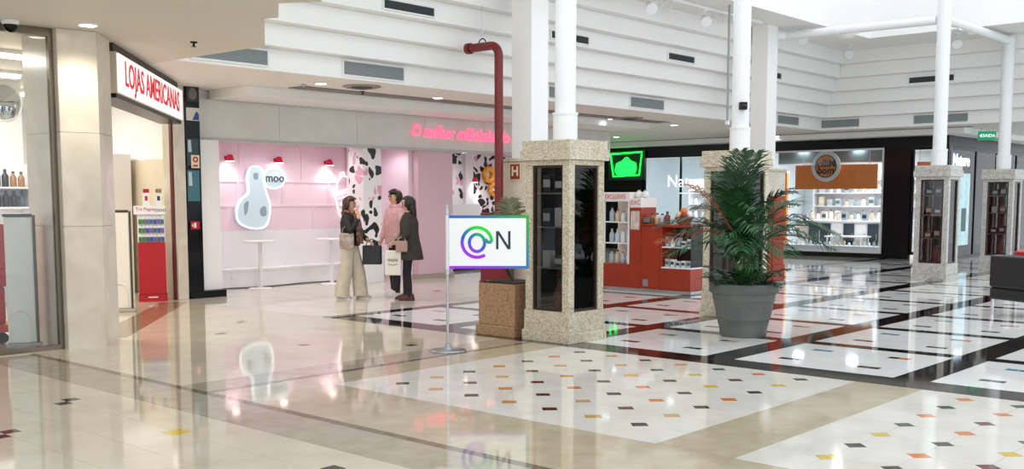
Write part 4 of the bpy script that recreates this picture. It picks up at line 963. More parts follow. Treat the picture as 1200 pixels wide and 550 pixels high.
for i, (x, y, lab) in enumerate(((28.0,12.0,'shop ceiling panel near the black pillar'),(28.0,13.6,'shop ceiling panel behind the round orange logo'),(29.6,12.8,'shop ceiling panel at the back of the orange shop'),(28.2,16.6,'shop ceiling panel behind the white lettering'),(28.2,18.2,'shop ceiling panel at the left end of the window'),(28.0,10.2,'shop ceiling panel behind the narrow window'),(32.0,10.6,'shop ceiling panel in the corner shop'))):
    panel_light((x,y,2.96 if i < 6 else ZS), 1.0, 0.3, 42 if i < 6 else 30, lab, 'ceiling panels in the right-hand shops', (0.93,0.98,1.0))
# reflection in the glass, built as a solid orange band and mirrored logo
a, b = onX(932, 222, XF+0.30), onX(1029, 193, XF+0.30)
ob = thing('orange_window_band', 'wide orange band imitating a reflection in the shop window left of black pillar', 'banner', (XF+0.30, (a.y+b.y)/2, 0), -PI/2)
W2 = (a.y-b.y)/2; MB().box(-W2, W2, -0.015, 0.015, a.z, a.z+0.66).build('band', M_orangeb, ob)
for x in (-W2*0.8, W2*0.8): MB().tube([(x,0,a.z+0.66),(x,0,2.955)], 0.008, 6).build('hanging_wire', M_steel, ob)  # wires added to hold the imitated reflection
lc = onX(968, 195, XF+0.16)
lg = thing('reflected_logo', 'round white logo with mirrored orange-ringed lettering, imitating a window reflection', 'sign', (XF+0.16, lc.y, lc.z), -PI/2)  # mirror image of the milkshake sign, modelled as a hanging disc
def disc(name, r, y0, y1, m, parent, n=36, r0=0.0):
    if r0: 
        return MB().tube([(r*math.cos(t_), (y0+y1)/2, r*math.sin(t_)) for t_ in [2*PI*k/n for k in range(n+1)]], r0, 6, caps=False).build(name, m, parent)
    return MB().xz([(r*math.cos(2*PI*k/n), r*math.sin(2*PI*k/n)) for k in range(n)], y0, y1).build(name, m, parent)
disc('disc', 0.42, -0.012, 0.012, mat('logo_white',(246,244,240),0.4), lg); disc('inner_disc', 0.30, -0.016, -0.0125, mat('logo_orange',(236,140,50),0.4), lg); disc('ring', 0.30, -0.018, -0.014, M_blackm, lg, r0=0.014)
text('Milky', 0.26, M_blackm, lg, (0,-0.019,0.07), extrude=0.002, mirror=True, offset=0.008); text('moo', 0.26, M_blackm, lg, (0,-0.019,-0.12), extrude=0.002, mirror=True, offset=0.008)
for x in (-0.2,0.2): MB().tube([(x,0,0.37),(x,0,2.955-lc.z)], 0.005, 6).build('hanging_wire', M_steel, lg)  # added wires carrying the reflected logo
tp = thing('transom_panel', 'grey panel across the top inside the orange shop window', 'panel', (XF+0.60, 12.74, 2.56), -PI/2); MB().box(-1.64,1.64,0,0.03,0.0,0.38).build('board', mat('transom_grey',(96,108,110),0.3), tp); MB().box(-1.64,1.64,-0.01,0.0,-0.03,0.0).build('lower_lip', M_whitemetal, tp)
op = thing('orange_post', 'narrow orange panel at the left edge of the orange shop window', 'panel', (XF+0.75, onX(916,240,XF+0.75).y, 0), -PI/2); MB().box(-0.14,0.14,0,0.1,0.0,2.3).build('board', M_orangeb, op); MB().box(-0.15,0.15,-0.01,0.11,2.301,2.35).build('cap', M_whitemetal, op)
# counters and shelves
M_navy = mat('navy_door',(40,62,78),0.25)
def counter(name, lab, loc, L, doors, z=0.95, top=M_wwhite):
    t = thing(name, lab, 'counter', loc, -PI/2)
    MB().box(0,L,0,0.55,0.08,z-0.05).build('body', M_wwhite, t); MB().box(-0.03,L+0.03,-0.03,0.58,z-0.049,z).build('worktop', top, t, bevel=0.005); MB().box(0.04,L-0.04,0.05,0.5,0,0.079).build('toe_kick', M_dark, t)
    n = len(doors)
    for k, c in enumerate(doors):
        d = MB().box(L*k/n+0.02, L*(k+1)/n-0.02, -0.02, -0.001, 0.12, z-0.08).build('door', c, t); MB().box(L*(k+0.8)/n-0.01, L*(k+0.8)/n+0.01, -0.032, -0.021, 0.4, 0.6).build('handle', M_steel, d)
    return t
counter('sales_counter', 'white counter with dark glass doors inside the orange shop', (XF+1.3, 14.1, 0), 2.8, [M_wwhite,M_navy,M_navy,M_wwhite,M_navy,M_wwhite,M_navy,M_navy])
rnd = random.Random(33)
PALE = [mat('pale_goods_%d' % i, c, 0.35) for i, c in enumerate([(238,240,240),(200,214,222),(220,200,170),(180,196,204),(244,240,232),(150,170,182)])]
for k in range(13):
    (bottle if k % 3 else carton)(*((rnd.uniform(0.16,0.3), 0.05, PALE[rnd.randrange(6)], CAPM) if k % 3 else (0.14,0.12,rnd.uniform(0.12,0.26),PALE[rnd.randrange(6)],GC[rnd.randrange(4)])), 'small item standing on the white counter of the orange shop', 'product', (XF+1.5, 13.95-0.2*k, 0.951), 'items on the white counter', -PI/2)
u = shelf_unit('wall_shelf', 'tall white shelf wall with pale goods at the back of the orange shop', (30.5,12.6,0), -PI/2, 4.2, 0.4, (0.5,0.95,1.35,1.75,2.15), M_wwhite, 2.5)
for z in (0.95,1.35,1.75,2.15):
    for k in range(15):
        h_ = rnd.uniform(0.16,0.3)
        (bottle(h_,0.06,PALE[rnd.randrange(6)],GC[rnd.randrange(8)],'pale bottle on the back shelf wall of the orange shop','bottle',(30.65,14.45-0.265*k,z+0.001),'goods on the back shelf wall') if rnd.random() < 0.6 else
         carton(0.16,0.16,h_,PALE[rnd.randrange(6)],GC[rnd.randrange(8)],'pale carton on the back shelf wall of the orange shop','box',(30.65,14.45-0.265*k,z+0.001),'cartons on the back shelf wall',-PI/2))
wl = thing('window_ledge', 'low white display ledge at the foot of the orange shop window', 'ledge', (XF+0.2,14.3,0), -PI/2); MB().box(0,3.1,0,0.45,0.0,0.26).build('plinth', M_wwhite, wl); MB().box(-0.02,3.12,-0.02,0.47,0.261,0.29).build('top', M_wwhite, wl)
for k in range(22):
    bottle(rnd.uniform(0.10,0.17),0.035,PALE[rnd.randrange(6)],GC[rnd.randrange(8)],'tiny bottle in the row along the orange shop window ledge','bottle',(XF+0.38,14.2-0.14*k,0.291),'row of tiny bottles on the window ledge')
def mannequin_table(loc, lab):
    t = thing('display_table', lab, 'table', loc, -PI/2)
    MB().box(-0.55,0.55,-0.3,0.3,0.50,0.54).build('top', M_wwhite, t, bevel=0.005)
    for x in (-0.5,0.47):
        for y in (-0.27,0.24): MB().box(x,x+0.03,y,y+0.03,0,0.499).build('leg', M_wwhite, t)
mannequin_table((XF+0.95,12.4,0), 'low white display table behind the orange shop window')
# nature shop (left window)
u = shelf_unit('nature_shelf', 'white shelf with small goods behind the lettered window', (29.4,17.2,0), -PI/2, 2.6, 0.4, (0.5,0.95,1.4,1.85), M_wwhite, 2.2)
for z in (0.95,1.4,1.85):
    for k in range(9): bottle(rnd.uniform(0.18,0.3),0.06,PALE[rnd.randrange(6)],GC[rnd.randrange(8)],'bottle on the shelf behind the lettered shop window','bottle',(29.55,18.3-0.27*k,z+0.001),'bottles in the lettered shop')
q = onX(806, 213, XF-0.0); nt_ = thing('window_lettering', 'white word Nature on the shop window behind the kiosk', 'lettering', (XF+0.018, q.y, q.z), -PI/2)
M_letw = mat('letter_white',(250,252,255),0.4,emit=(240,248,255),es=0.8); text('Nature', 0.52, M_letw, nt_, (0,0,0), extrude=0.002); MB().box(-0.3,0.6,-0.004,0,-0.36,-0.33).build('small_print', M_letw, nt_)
# corner shop: sign, lightbox
q = onY(1122, 187, YF-0.06); n2 = thing('shop_sign', 'glowing white word Nature over the corner shop front', 'sign', (q.x+0.35, YF-0.03, q.z))
MB().box(-0.75,0.75,0,0.028,-0.22,0.22).build('back_plate', M_blackg, n2); text('Nature', 0.42, mat('letter_glow',(220,236,255),0.4,emit=(210,232,255),es=1.8), n2, (0,-0.012,-0.02), extrude=0.008, offset=0.006)
a, b = onY(1121, 290, YF-0.05), onY(1138, 202, YF-0.05)
lb = thing('lightbox_poster', 'pale blue lightbox poster beside the third grey pillar', 'poster', (a.x, YF-0.005, a.z)); MB().box(0,b.x-a.x,-0.04,0,0,b.z-a.z).build('box', M_blackm, lb); MB().box(0.04,b.x-a.x-0.04,-0.045,-0.0405,0.04,b.z-a.z-0.04).build('poster_face', mat('poster_ice',(170,206,214),0.4,c2=(120,160,170),scale=3,emit=(180,214,222),es=0.5), lb); MB().box(0.25,0.6,-0.048,-0.0455,0.4,1.0).build('dark_figure', mat('poster_deep',(50,84,96),0.4), lb)
u = shelf_unit('corner_shelf', 'warm shelf unit with goods inside the corner shop', (33.7,11.9,0), 0, 4.9, 0.4, (0.4,0.9,1.4,1.9), mat('shelf_wood',(150,110,76),0.4), 2.3)
for z in (0.4,0.9,1.4,1.9):
    for k in range(14): bottle(rnd.uniform(0.2,0.36),0.09,GC[rnd.randrange(8)],GC[rnd.randrange(8)],'bottle on the warm shelf inside the corner shop','bottle',(31.45+0.33*k,12.05,z+0.001),'bottles in the corner shop')
for i, (x, c) in enumerate(((29.6, M_redpl), (30.3, GC[2]))):
    t = thing('shop_dummy', ('red','blue-grey')[i]+' dressed torso stand in the corner shop window', 'mannequin', (x, 10.0, 0))
    MB().lathe([(0.18,0),(0.17,0.02),(0.02,0.03),(0.02,0.85)], 16).build('stand', M_steel, t, smooth=True); MB().loft([(0,0,0.85,0.13,0.09),(0,0,1.0,0.16,0.11),(0,0,1.15,0.13,0.09),(0,0,1.35,0.18,0.11),(0,0,1.45,0.17,0.08),(0,0,1.5,0.05,0.05)]).build('torso', c, t, smooth=True)
# green neon sign
a, b = onX(711, 207, XF-0.3), onX(748, 178, XF-0.3); gx = XF-0.06
gn = thing('neon_sign', 'green neon sign with a glowing arch shape in a tilted frame', 'sign', (gx, (a.y+b.y)/2, (a.z+b.z)/2), -PI/2)
M_green = mat('neon_green',(40,255,90),0.3,emit=(20,255,70),es=2.2); hw_, hh_ = (a.y-b.y)/2, (b.z-a.z)/2
MB().box(-hw_-0.1,hw_+0.1,-0.02,0.018,-hh_-0.12,hh_+0.06).build('backing', mat('dark_green_back',(14,44,22),0.4), gn)
MB().tube([(-hw_,-0.05,hh_*0.9),(hw_,-0.05,hh_),(hw_*0.85,-0.05,-hh_*0.9),(-hw_*0.8,-0.05,-hh_),(-hw_,-0.05,hh_*0.9)], 0.028, 8).build('frame_tube', M_green, gn)
MB().xz(blob(0,0,[(-hw_*0.6,-hh_*0.8),(hw_*0.5,-hh_*0.8),(hw_*0.62,hh_*0.05),(hw_*0.3,hh_*0.3),(0.02,hh_*0.62),(-hw_*0.28,hh_*0.3),(-hw_*0.62,hh_*0.05)]), -0.05, -0.021).build('arch_shape', M_green, gn)
# exit sign
q = G(1157, 150, ZS); ex = thing('exit_sign', 'small green exit sign hanging above the farthest pillar', 'sign', (q.x, q.y, 0), YAW-PI/2)
MB().box(-0.22,0.22,-0.015,0.015,ZS-0.30,ZS-0.08).build('panel', mat('exit_green',(20,130,90),0.4,emit=(20,150,100),es=0.5), ex)
for x in (-0.15,0.15): MB().box(x-0.006,x+0.006,-0.006,0.006,ZS-0.0799,ZS-0.002).build('hanger', M_steel, ex)
text('SAIDA', 0.11, M_letw, ex, (0.04,-0.018,ZS-0.19), extrude=0.002); MB().xz([(-0.19,ZS-0.19),(-0.13,ZS-0.235),(-0.13,ZS-0.145)],-0.018,-0.0155).build('arrow', M_letw, ex)
q = G(722, 169, 3.16); 
ex2 = thing('exit_sign', 'tiny dark green exit sign above the green neon sign', 'sign', (26.3, 20.4, 0), -PI/2); MB().box(-0.2,0.2,-0.015,0.015,ZS-0.26,ZS-0.05).build('panel', mat('exit_dark',(26,74,58),0.4,emit=(20,100,70),es=0.25), ex2); MB().box(-0.01,0.01,-0.008,0.008,ZS-0.0499,ZS-0.002).build('hanger', M_steel, ex2); MB().box(-0.12,0.12,-0.018,-0.0155,ZS-0.17,ZS-0.14).build('symbol', M_letw, ex2)

# ================================================================== KIOSK
kx, ky = 14.55, 9.10
kk = thing('sales_kiosk', 'orange island kiosk with display shelves behind the nearest pillar', 'kiosk', (kx, ky, 0))
def kb(name, x0,x1,y0,y1,z0,z1,m,bev=0.006,par=None): return MB().box(x0,x1,y0,y1,z0,z1).build(name, m, par or kk, bevel=bev)
kb('floor_plinth',-0.03,3.25,-0.03,1.80,0,0.06,M_steel)
# tall left cabinet  (local y 1.2 .. 1.8)
kb('cabinet_base',0,0.5,1.22,1.78,0.061,0.46,M_orange); kb('cabinet_back',0.44,0.5,1.22,1.78,0.461,1.52,mat('cabinet_white',(236,232,226),0.4))
for y in (1.22,1.745): kb('cabinet_upright',0,0.04,y,y+0.035,0.461,1.52,M_wwhite)
for z in (0.80,1.16): kb('cabinet_shelf',0.02,0.43,1.26,1.74,z,z+0.02,M_wwhite,0)
kb('cabinet_header',-0.02,0.5,1.20,1.80,1.521,1.68,mat('header_cream',(240,230,226),0.4)); text('EXCLUSIVO', 0.11, mat('ink_pink',(206,60,90),0.5), kk, (-0.024,1.5,1.60), rz=-PI/2, extrude=0.001, xscale=0.75)
# orange tower and plain counter
kb('tower',0.0,0.45,0.98,1.215,0.061,1.42,M_orange); kb('tower_header',-0.01,0.46,0.975,1.20,1.421,1.58,MATS['header_cream']); text('EXC', 0.10, MATS['ink_pink'], kk, (-0.013,1.085,1.50), rz=-PI/2, extrude=0.001)
kb('tower_poster',-0.006,-0.0005,1.01,1.19,1.05,1.36,mat('poster_soft',(226,214,206),0.4,c2=(190,170,160),scale=12),0)
kb('counter_body',0.0,0.6,0.60,0.975,0.061,1.12,M_orange); kb('counter_top',-0.02,0.62,0.58,0.97,1.121,1.15,M_orange)
kb('vent_plate',-0.006,-0.0005,0.82,0.93,0.1,0.22,M_steel,0)
# open shelf counter, corner towards the palm
kb('shelf_base',0.0,0.7,0.0,0.595,0.061,0.42,M_orange); kb('shelf_back',0.45,0.7,0.0,0.595,0.421,1.10,mat('kiosk_dark',(46,26,20),0.5)); kb('shelf_side',0.0,0.449,0.56,0.595,0.421,1.10,M_orange)
kb('shelf_board',-0.01,0.449,0.0,0.559,0.421,0.445,M_wwhite,0); kb('shelf_board',0.0,0.449,0.0,0.559,0.76,0.78,M_wwhite,0); kb('shelf_top',-0.02,0.72,-0.02,0.595,1.101,1.14,M_orange)
kb('glass_side',0.0,0.449,-0.004,-0.0005,0.446,1.10,M_glass,0)
# long side away to the right and far post
kb('long_counter',0.71,2.75,0.0,0.5,0.061,1.02,M_orange); kb('long_counter_top',0.73,2.77,-0.02,0.52,1.021,1.05,M_orange); kb('far_post',2.78,3.2,0.0,0.4,0.36,1.62,M_orange); kb('far_post_base',2.76,3.22,-0.02,0.42,0.061,0.359,M_orange)
kb('rear_counter',0.6,3.2,1.3,1.78,0.061,1.02,M_orange)
rnd = random.Random(8)
for zi, z in enumerate((0.446,0.781)):
    for k in range(5):
        carton(0.075,0.09,rnd.uniform(0.09,0.17),(WH if k % 2 else PALE[rnd.randrange(6)]),GC[rnd.randrange(8)],'small white pack on the %s open shelf of the orange kiosk' % ('lower','upper')[zi],'box',(kx+0.10,ky+0.07+0.105*k,z),'packs on the %s kiosk shelf' % ('lower','upper')[zi],-PI/2)
for zi, z in enumerate((0.461,0.821,1.181)):
    for k in range(4): bottle(rnd.uniform(0.16,0.26),0.045,PALE[rnd.randrange(6)],GC[rnd.randrange(8)],'bottle in the tall left cabinet of the orange kiosk, %s level' % ('bottom','middle','top')[zi],'bottle',(kx+0.14,ky+1.32+0.12*k,z),'bottles in the tall kiosk cabinet, %s level' % ('bottom','middle','top')[zi])
for k in range(4): bottle(rnd.uniform(0.14,0.24),0.05,[GC[1],PALE[2],PALE[1],GC[5]][k],CAPM,'bottle on the counter top of the orange kiosk, %s from the tower' % ('first','second','third','fourth')[k],'bottle',(kx+0.22,ky+0.90-0.10*k,1.151),'bottles on the kiosk counter')
for k in range(2):
    t = thing('round_jar', 'white round jar on the kiosk tower, %s one' % ('left','right')[k], 'jar', (kx+0.15,ky+1.13-0.13*k,1.582), 0, 'white jars on the kiosk tower'); MB().lathe([(0.03,0),(0.055,0.02),(0.062,0.06),(0.05,0.10),(0.025,0.115)],16).build('body', WH, t, smooth=True); MB().lathe([(0.028,0.1155),(0.028,0.135)],12).build('lid', GC[4], t)
t = thing('gift_basket', 'wrapped orange and white gift basket on the kiosk shelf counter', 'basket', (kx+0.25,ky+0.30,1.141)); MB().lathe([(0.10,0),(0.15,0.10),(0.15,0.12)],16).build('basket', mat('wicker',(150,100,60),0.7,c2=(120,80,46),scale=60), t, smooth=True)
for k in range(5): MB().sphere((0.09*math.cos(k*1.256),0.09*math.sin(k*1.256),0.16),0.055,10,6).build('wrapped_pack', [M_orangeb,WH,PALE[2],M_orange,WH][k], t, smooth=True)
MB().sphere((0,0,0.22),0.06,10,6).build('wrapped_pack', M_orangeb, t, smooth=True)
t = thing('card_reader', 'small grey screen on the orange kiosk counter', 'screen', (kx+0.06,ky+0.91,1.151), -PI/2); MB().box(-0.05,0.05,-0.02,0.02,0,0.015).build('foot', M_blackm, t); MB().box(-0.06,0.06,-0.008,0.008,0.016,0.10).build('screen', mat('screen_grey',(120,128,130),0.3), t)

# ================================================================== ARMCHAIR
ac = thing('armchair', 'black leather armchair on chrome legs at the right edge', 'armchair', (14.95,4.02,0), -0.5)
M_lea = mat('black_leather',(22,22,24),0.38,c2=(30,30,32),scale=30,bump=0.15)
MB().box(-0.40,0.40,-0.38,0.38,0.22,0.38).build('seat_base', M_lea, ac, bevel=0.03,seg=3); MB().box(-0.22,0.40,-0.27,0.27,0.381,0.50).build('seat_cushion', M_lea, ac, bevel=0.04,seg=3)
MB().box(-0.42,-0.23,-0.38,0.38,0.381,0.82).build('backrest', M_lea, ac, bevel=0.04,seg=3)
for s in (-1,1):
    a_, b_ = sorted((s*0.28,s*0.40)); MB().box(-0.22,0.40,a_,b_,0.381,0.64).build('armrest', M_lea, ac, bevel=0.03,seg=3)
    for x in (-0.36,0.36): MB().box(x-0.015,x+0.015,s*0.35-0.015,s*0.35+0.015,0.0,0.205).build('leg', M_chrome, ac)
    MB().box(-0.375,0.375,s*0.35-0.015,s*0.35+0.015,0.206,0.219).build('rail', M_chrome, ac)
cu = thing('cushion', 'bright red cushion on the black armchair', 'cushion', (14.95,4.08,0.503), -0.5); MB().loft([(0,0,0.0,0.10,0.16),(0,0,0.06,0.17,0.24),(0,0,0.22,0.19,0.26),(0,0,0.36,0.16,0.23),(0,0,0.40,0.08,0.14)]).build('cover', M_redpl, cu, smooth=True); MB().tube([(0.175*math.cos(t_),0.245*math.sin(t_),0.2) for t_ in [2*PI*k/20 for k in range(21)]],0.012,6).build('piping', mat('deep_red3',(140,10,20),0.5), cu)

# ================================================================== PEOPLE
def skin_mesh(name, chains, m, parent):
    """chains: list of lists of (co, radius); chains that start on an existing point share that vertex"""
    bm = bmesh.new(); lay = bm.verts.layers.skin.verify(); idx = {}
    roots = set()
    for ch in chains:
        prev = None
        for j, (co, r) in enumerate(ch):
            k = tuple(round(c, 4) for c in co)
            if k not in idx:
                v = bm.verts.new(co); v[lay].radius = (r, r); idx[k] = v
                if j == 0: v[lay].use_root = True
            v = idx[k]
            if prev is not None and prev is not v and bm.edges.get((prev, v)) is None: bm.edges.new((prev, v))
            prev = v
    me = bpy.data.meshes.new(name); bm.to_mesh(me); bm.free(); me.materials.append(m)
    o = bpy.data.objects.new(name, me); col.objects.link(o); o.parent = parent
    sk = o.modifiers.new('skin', 'SKIN'); sk.use_smooth_shade = True; sk.branch_smoothing = 0.4
    sb = o.modifiers.new('subdiv', 'SUBSURF'); sb.levels = 1; sb.render_levels = 1
    return o
M_skin = mat('skin',(206,158,130),0.5,c2=(214,168,140),scale=12); M_eye = mat('eye_dark',(40,28,24),0.3); M_lip = mat('lip',(168,92,84),0.45)
M_hair = mat('dark_hair',(34,24,20),0.45,c2=(48,34,28),scale=90,stretch=(1,1,0.1)); M_hairb = mat('brown_hair',(64,42,30),0.45,c2=(84,56,40),scale=90,stretch=(1,1,0.1))
def person(lab, loc, heading, H, ank, arms, hair_m, hair_len, palms):
    s = H/1.70; t = thing('person', lab, 'person', loc, heading); t.scale = (s,s,s)
    hipz = 0.90; body = []
    pel, spi, che, nb = (0,0,0.95),(0,0,1.13),(0.0,0,1.30),(0,0,1.42)
    body.append([(pel,0.125),(spi,0.105),(che,0.12),(nb,0.065),((0.012,0,1.475),0.048),((0.028,0,1.535),0.068),((0.03,0,1.60),0.088),((0.018,0,1.665),0.066)])
    fing = []
    for sd, (el, wr, hn) in arms.items():
        y = 0.165*sd; body.append([(che,0.12),((0,y*0.6,1.38),0.075),((0,y,1.385),0.056),(el,0.040),(wr,0.027),(hn,0.032)])
        W_, Hn = Vector(wr), Vector(hn); d = (Hn-W_).normalized(); sv = d.cross(Vector((0,0,1)))
        if sv.length < 0.2: sv = Vector((1,0,0))
        sv.normalize(); curl = palms.get(sd, Vector((0,0,-1)))
        for k in range(4):
            b0 = Hn + sv*(0.026-0.0175*k); L = (0.040,0.046,0.042,0.034)[k]
            p1 = b0 + d*0.028 + d*L*0.5; p2 = p1 + (d*0.55+curl*0.75).normalized()*L*0.8; p3 = p2 + (curl*0.9-d*0.2).normalized()*L*0.5
            fing.append([(tuple(b0),0.011),(tuple(p1),0.010),(tuple(p2),0.009),(tuple(p3),0.007)])
        b0 = W_*0.35 + Hn*0.65 + sv*0.026; p1 = b0 + (sv*0.8+d*0.6).normalized()*0.035; p2 = p1 + (d*0.8+curl*0.5).normalized()*0.028
        fing.append([(tuple(b0),0.013),(tuple(p1),0.011),(tuple(p2),0.009)])
    for sd, (ax, ay) in ank.items():
        kx_ = ax*0.5+0.03; body.append([(pel,0.125),((0,0.09*sd,0.88),0.085),((kx_,0.5*(0.09*sd+ay),0.49),0.055),((ax,ay,0.09),0.036),((ax+0.09,ay,0.035),0.030),((ax+0.15,ay,0.028),0.022)])
    skin_mesh('body', body+fing, M_skin, t)
    MB().lathe([(0.016,-0.026),(0.013,0.0),(0.005,0.026)],8,(0.112,0,1.588)).build('nose', M_skin, t, smooth=True)
    for sd in (-1,1):
        MB().sphere((0.105,0.034*sd,1.612),0.011,8,6).build('eye', M_eye, t, smooth=True); MB().sphere((0.028,0.092*sd,1.595),0.022,8,6,1.4).build('ear', M_skin, t, smooth=True)
        MB().tube([(0.110,0.018*sd,1.636),(0.108,0.034*sd,1.640),(0.098,0.05*sd,1.634)],0.005,5).build('eyebrow', hair_m, t)
    MB().tube([(0.104,-0.022,1.556),(0.112,0,1.554),(0.104,0.022,1.556)],0.007,6).build('mouth', M_lip, t, smooth=True)
    # hair: cap over crown and back, open at the face
    hb = MB(); n, m_ = 20, 12; c = Vector((0.012,0,1.612)); R = (0.115,0.108,0.112); vv = []
    for j in range(m_+1):
        for k in range(n):
            th = PI*j/m_; ph = 2*PI*k/n; vv.append((c.x+R[0]*math.sin(th)*math.cos(ph), c.y+R[1]*math.sin(th)*math.sin(ph), c.z+R[2]*math.cos(th)))
    ff = []
    for j in range(m_):
        for k in range(n):
            f = (j*n+k, j*n+(k+1)%n, (j+1)*n+(k+1)%n, (j+1)*n+k); cc = sum((Vector(vv[i]) for i in f), Vector())/4
            if cc.x > 0.045 and cc.z < 1.664 or cc.x > 0.01 and cc.z < 1.60 and abs(cc.y) < 0.085: continue
            ff.append(f)
    hb.add(vv, ff); ho = hb.build('hair', hair_m, t, smooth=True); so = ho.modifiers.new('solid','SOLIDIFY'); so.thickness = 0.018; so.offset = -1
    if hair_len: MB().loft([(-0.075,0,1.60-hair_len,0.030,0.05),(-0.08,0,1.60-hair_len*0.85,0.045,0.085),(-0.075,0,1.48,0.050,0.105),(-0.055,0,1.56,0.062,0.108),(-0.03,0,1.64,0.06,0.09)],18).build('long_hair', hair_m, t, smooth=True)
    return t
def legs_cloth(t, ank, m, r0, r1, r2, z1=0.06, name='trousers'):
    MB().loft([(0,0,0.78,r0*0.9,r0*1.25),(0,0,0.86,r0*1.22,r0*1.75),(0,0,0.95,r0*1.25,r0*1.8),(0,0,1.04,0.125,0.155)],20).build('trouser_seat', m, t, smooth=True)
    for sd, (ax, ay) in ank.items():
        MB().tube([(0,0.088*sd,0.90),(ax*0.3+0.02,0.5*(0.088*sd+ay),0.66),(ax*0.55+0.03,0.5*(0.09*sd+ay),0.46),(ax*0.85+0.01,ay,0.24),(ax+0.005,ay,z1)], [r0,r0*0.96,r1,(r1+r2)/2,r2], 16).build('trouser_leg', m, t, smooth=True)
def shoes(t, ank, m, sole):
    for sd, (ax, ay) in ank.items():
        o = MB().loft([(ax+0.055,ay,0.014,0.135,0.046),(ax+0.055,ay,0.035,0.137,0.047),(ax+0.035,ay,0.065,0.11,0.044),(ax-0.005,ay,0.10,0.062,0.042),(ax-0.01,ay,0.115,0.05,0.04)],16).build('shoe', m, t, smooth=True)
        MB().loft([(ax+0.055,ay,0.0,0.138,0.049),(ax+0.055,ay,0.0135,0.14,0.05)],16).build('sole', sole, o)
def sleeve(t, pts, rs, m): MB().tube(pts, rs, 14).build('sleeve', m, t, smooth=True)
def coat(t, rings, m, name='jacket'): return MB().loft(rings, 24).build(name, m, t, smooth=True)
VRp = VR
# woman in black jacket
ank = {1:(0.14,0.10), -1:(-0.13,-0.09)}
armsA = {-1:((0.13,-0.25,1.15),(0.20,-0.10,1.36),(0.17,-0.055,1.425)), 1:((0.04,0.25,1.12),(0.25,0.16,1.00),(0.31,0.14,0.965))}
w1 = person('woman in black jacket and wide cream trousers, hand raised to her face', (10.52,12.80,0), VRp-0.25, 1.58, ank, armsA, M_hairb, 0.26, {-1:Vector((-0.4,0.3,0.6)),1:Vector((0.2,-0.3,-1)).normalized()})
M_jk = mat('black_jacket',(26,26,32),0.7,c2=(36,36,42),scale=20,bump=0.15); M_tr = mat('cream_trousers',(214,202,184),0.8,c2=(200,188,168),scale=12,bump=0.25)
legs_cloth(w1, ank, M_tr, 0.105, 0.115, 0.125, 0.045); shoes(w1, ank, mat('beige_shoe',(196,182,164),0.5), WH)
coat(w1, [(0.0,0,0.90,0.165,0.205),(0,0,1.0,0.155,0.195),(0,0,1.12,0.14,0.185),(0,0,1.28,0.15,0.205),(0,0,1.37,0.125,0.205),(0,0,1.425,0.085,0.14),(0.005,0,1.46,0.066,0.075)], M_jk)
sleeve(w1, [(0,-0.15,1.385),(0.03,-0.215,1.29),(0.13,-0.25,1.15),(0.165,-0.18,1.25),(0.19,-0.115,1.34)], [0.078,0.07,0.062,0.052,0.046], M_jk); sleeve(w1, [(0,0.15,1.385),(0.01,0.22,1.27),(0.04,0.25,1.12),(0.14,0.205,1.06),(0.235,0.168,1.005)], [0.078,0.07,0.06,0.052,0.045], M_jk)
M_sc = mat('patterned_scarf',(150,110,90),0.8,c2=(84,52,44),scale=22,detail=2,lo=0.45,hi=0.55)
MB().tube([(0.10*math.cos(a), 0.10*math.sin(a), 1.45+0.012*math.sin(3*a)) for a in [2*PI*k/18 for k in range(19)]], 0.042, 10, caps=False).build('scarf_loop', M_sc, w1, smooth=True)
for yy_ in (-0.06, 0.05): MB().tube([(0.12,yy_,1.42),(0.165,yy_*1.1,1.28),(0.175,yy_*1.2,1.10),(0.19,yy_*1.1,0.93)], [0.038,0.052,0.056,0.06], 10, flat=0.4).build('scarf_end', M_sc, w1, smooth=True)
def handbag(name, lab, loc, rz, w_, d_, h_, m, strap, strap_h, extra=None, cat='bag', flare=1.0):
    t = thing(name, lab, cat, loc, rz)
    MB().add([(-w_/2*flare,-d_/2,0),(w_/2*flare,-d_/2,0),(w_/2*flare,d_/2,0),(-w_/2*flare,d_/2,0),(-w_/2,-d_/2*0.7,h_),(w_/2,-d_/2*0.7,h_),(w_/2,d_/2*0.7,h_),(-w_/2,d_/2*0.7,h_)],[(0,3,2,1),(4,5,6,7),(0,1,5,4),(1,2,6,5),(2,3,7,6),(3,0,4,7)]).build('bag_body', m, t, bevel=0.02, seg=2)
    MB().tube([(-w_*0.32,0,h_-0.005),(-w_*0.26,0,h_+strap_h*0.6),(0,0,h_+strap_h),(w_*0.26,0,h_+strap_h*0.6),(w_*0.32,0,h_-0.005)], 0.008, 6).build('handle', strap, t, smooth=True)
    if extra: extra(t)
    return t
def loc_of(t, v): 
    s = t.scale.x; h = t.rotation_euler.z; return (t.location.x+s*(v[0]*math.cos(h)-v[1]*math.sin(h)), t.location.y+s*(v[0]*math.sin(h)+v[1]*math.cos(h)), s*v[2])
handbag('handbag', 'black handbag hanging from the hand of the woman in black jacket', loc_of(w1,(0.345,0.14,0.58)), VRp, 0.30, 0.12, 0.30, mat('black_bag',(20,20,22),0.35), M_blackm, 0.10)
handbag('tote_bag', 'pale grey crossbody bag at the front of the woman in black jacket', loc_of(w1,(0.06,-0.27,0.86)), VRp, 0.22, 0.08, 0.24, mat('grey_bag',(190,178,168),0.6,c2=(150,120,110),scale=14), mat('bag_strap',(150,130,120),0.6), 0.12)
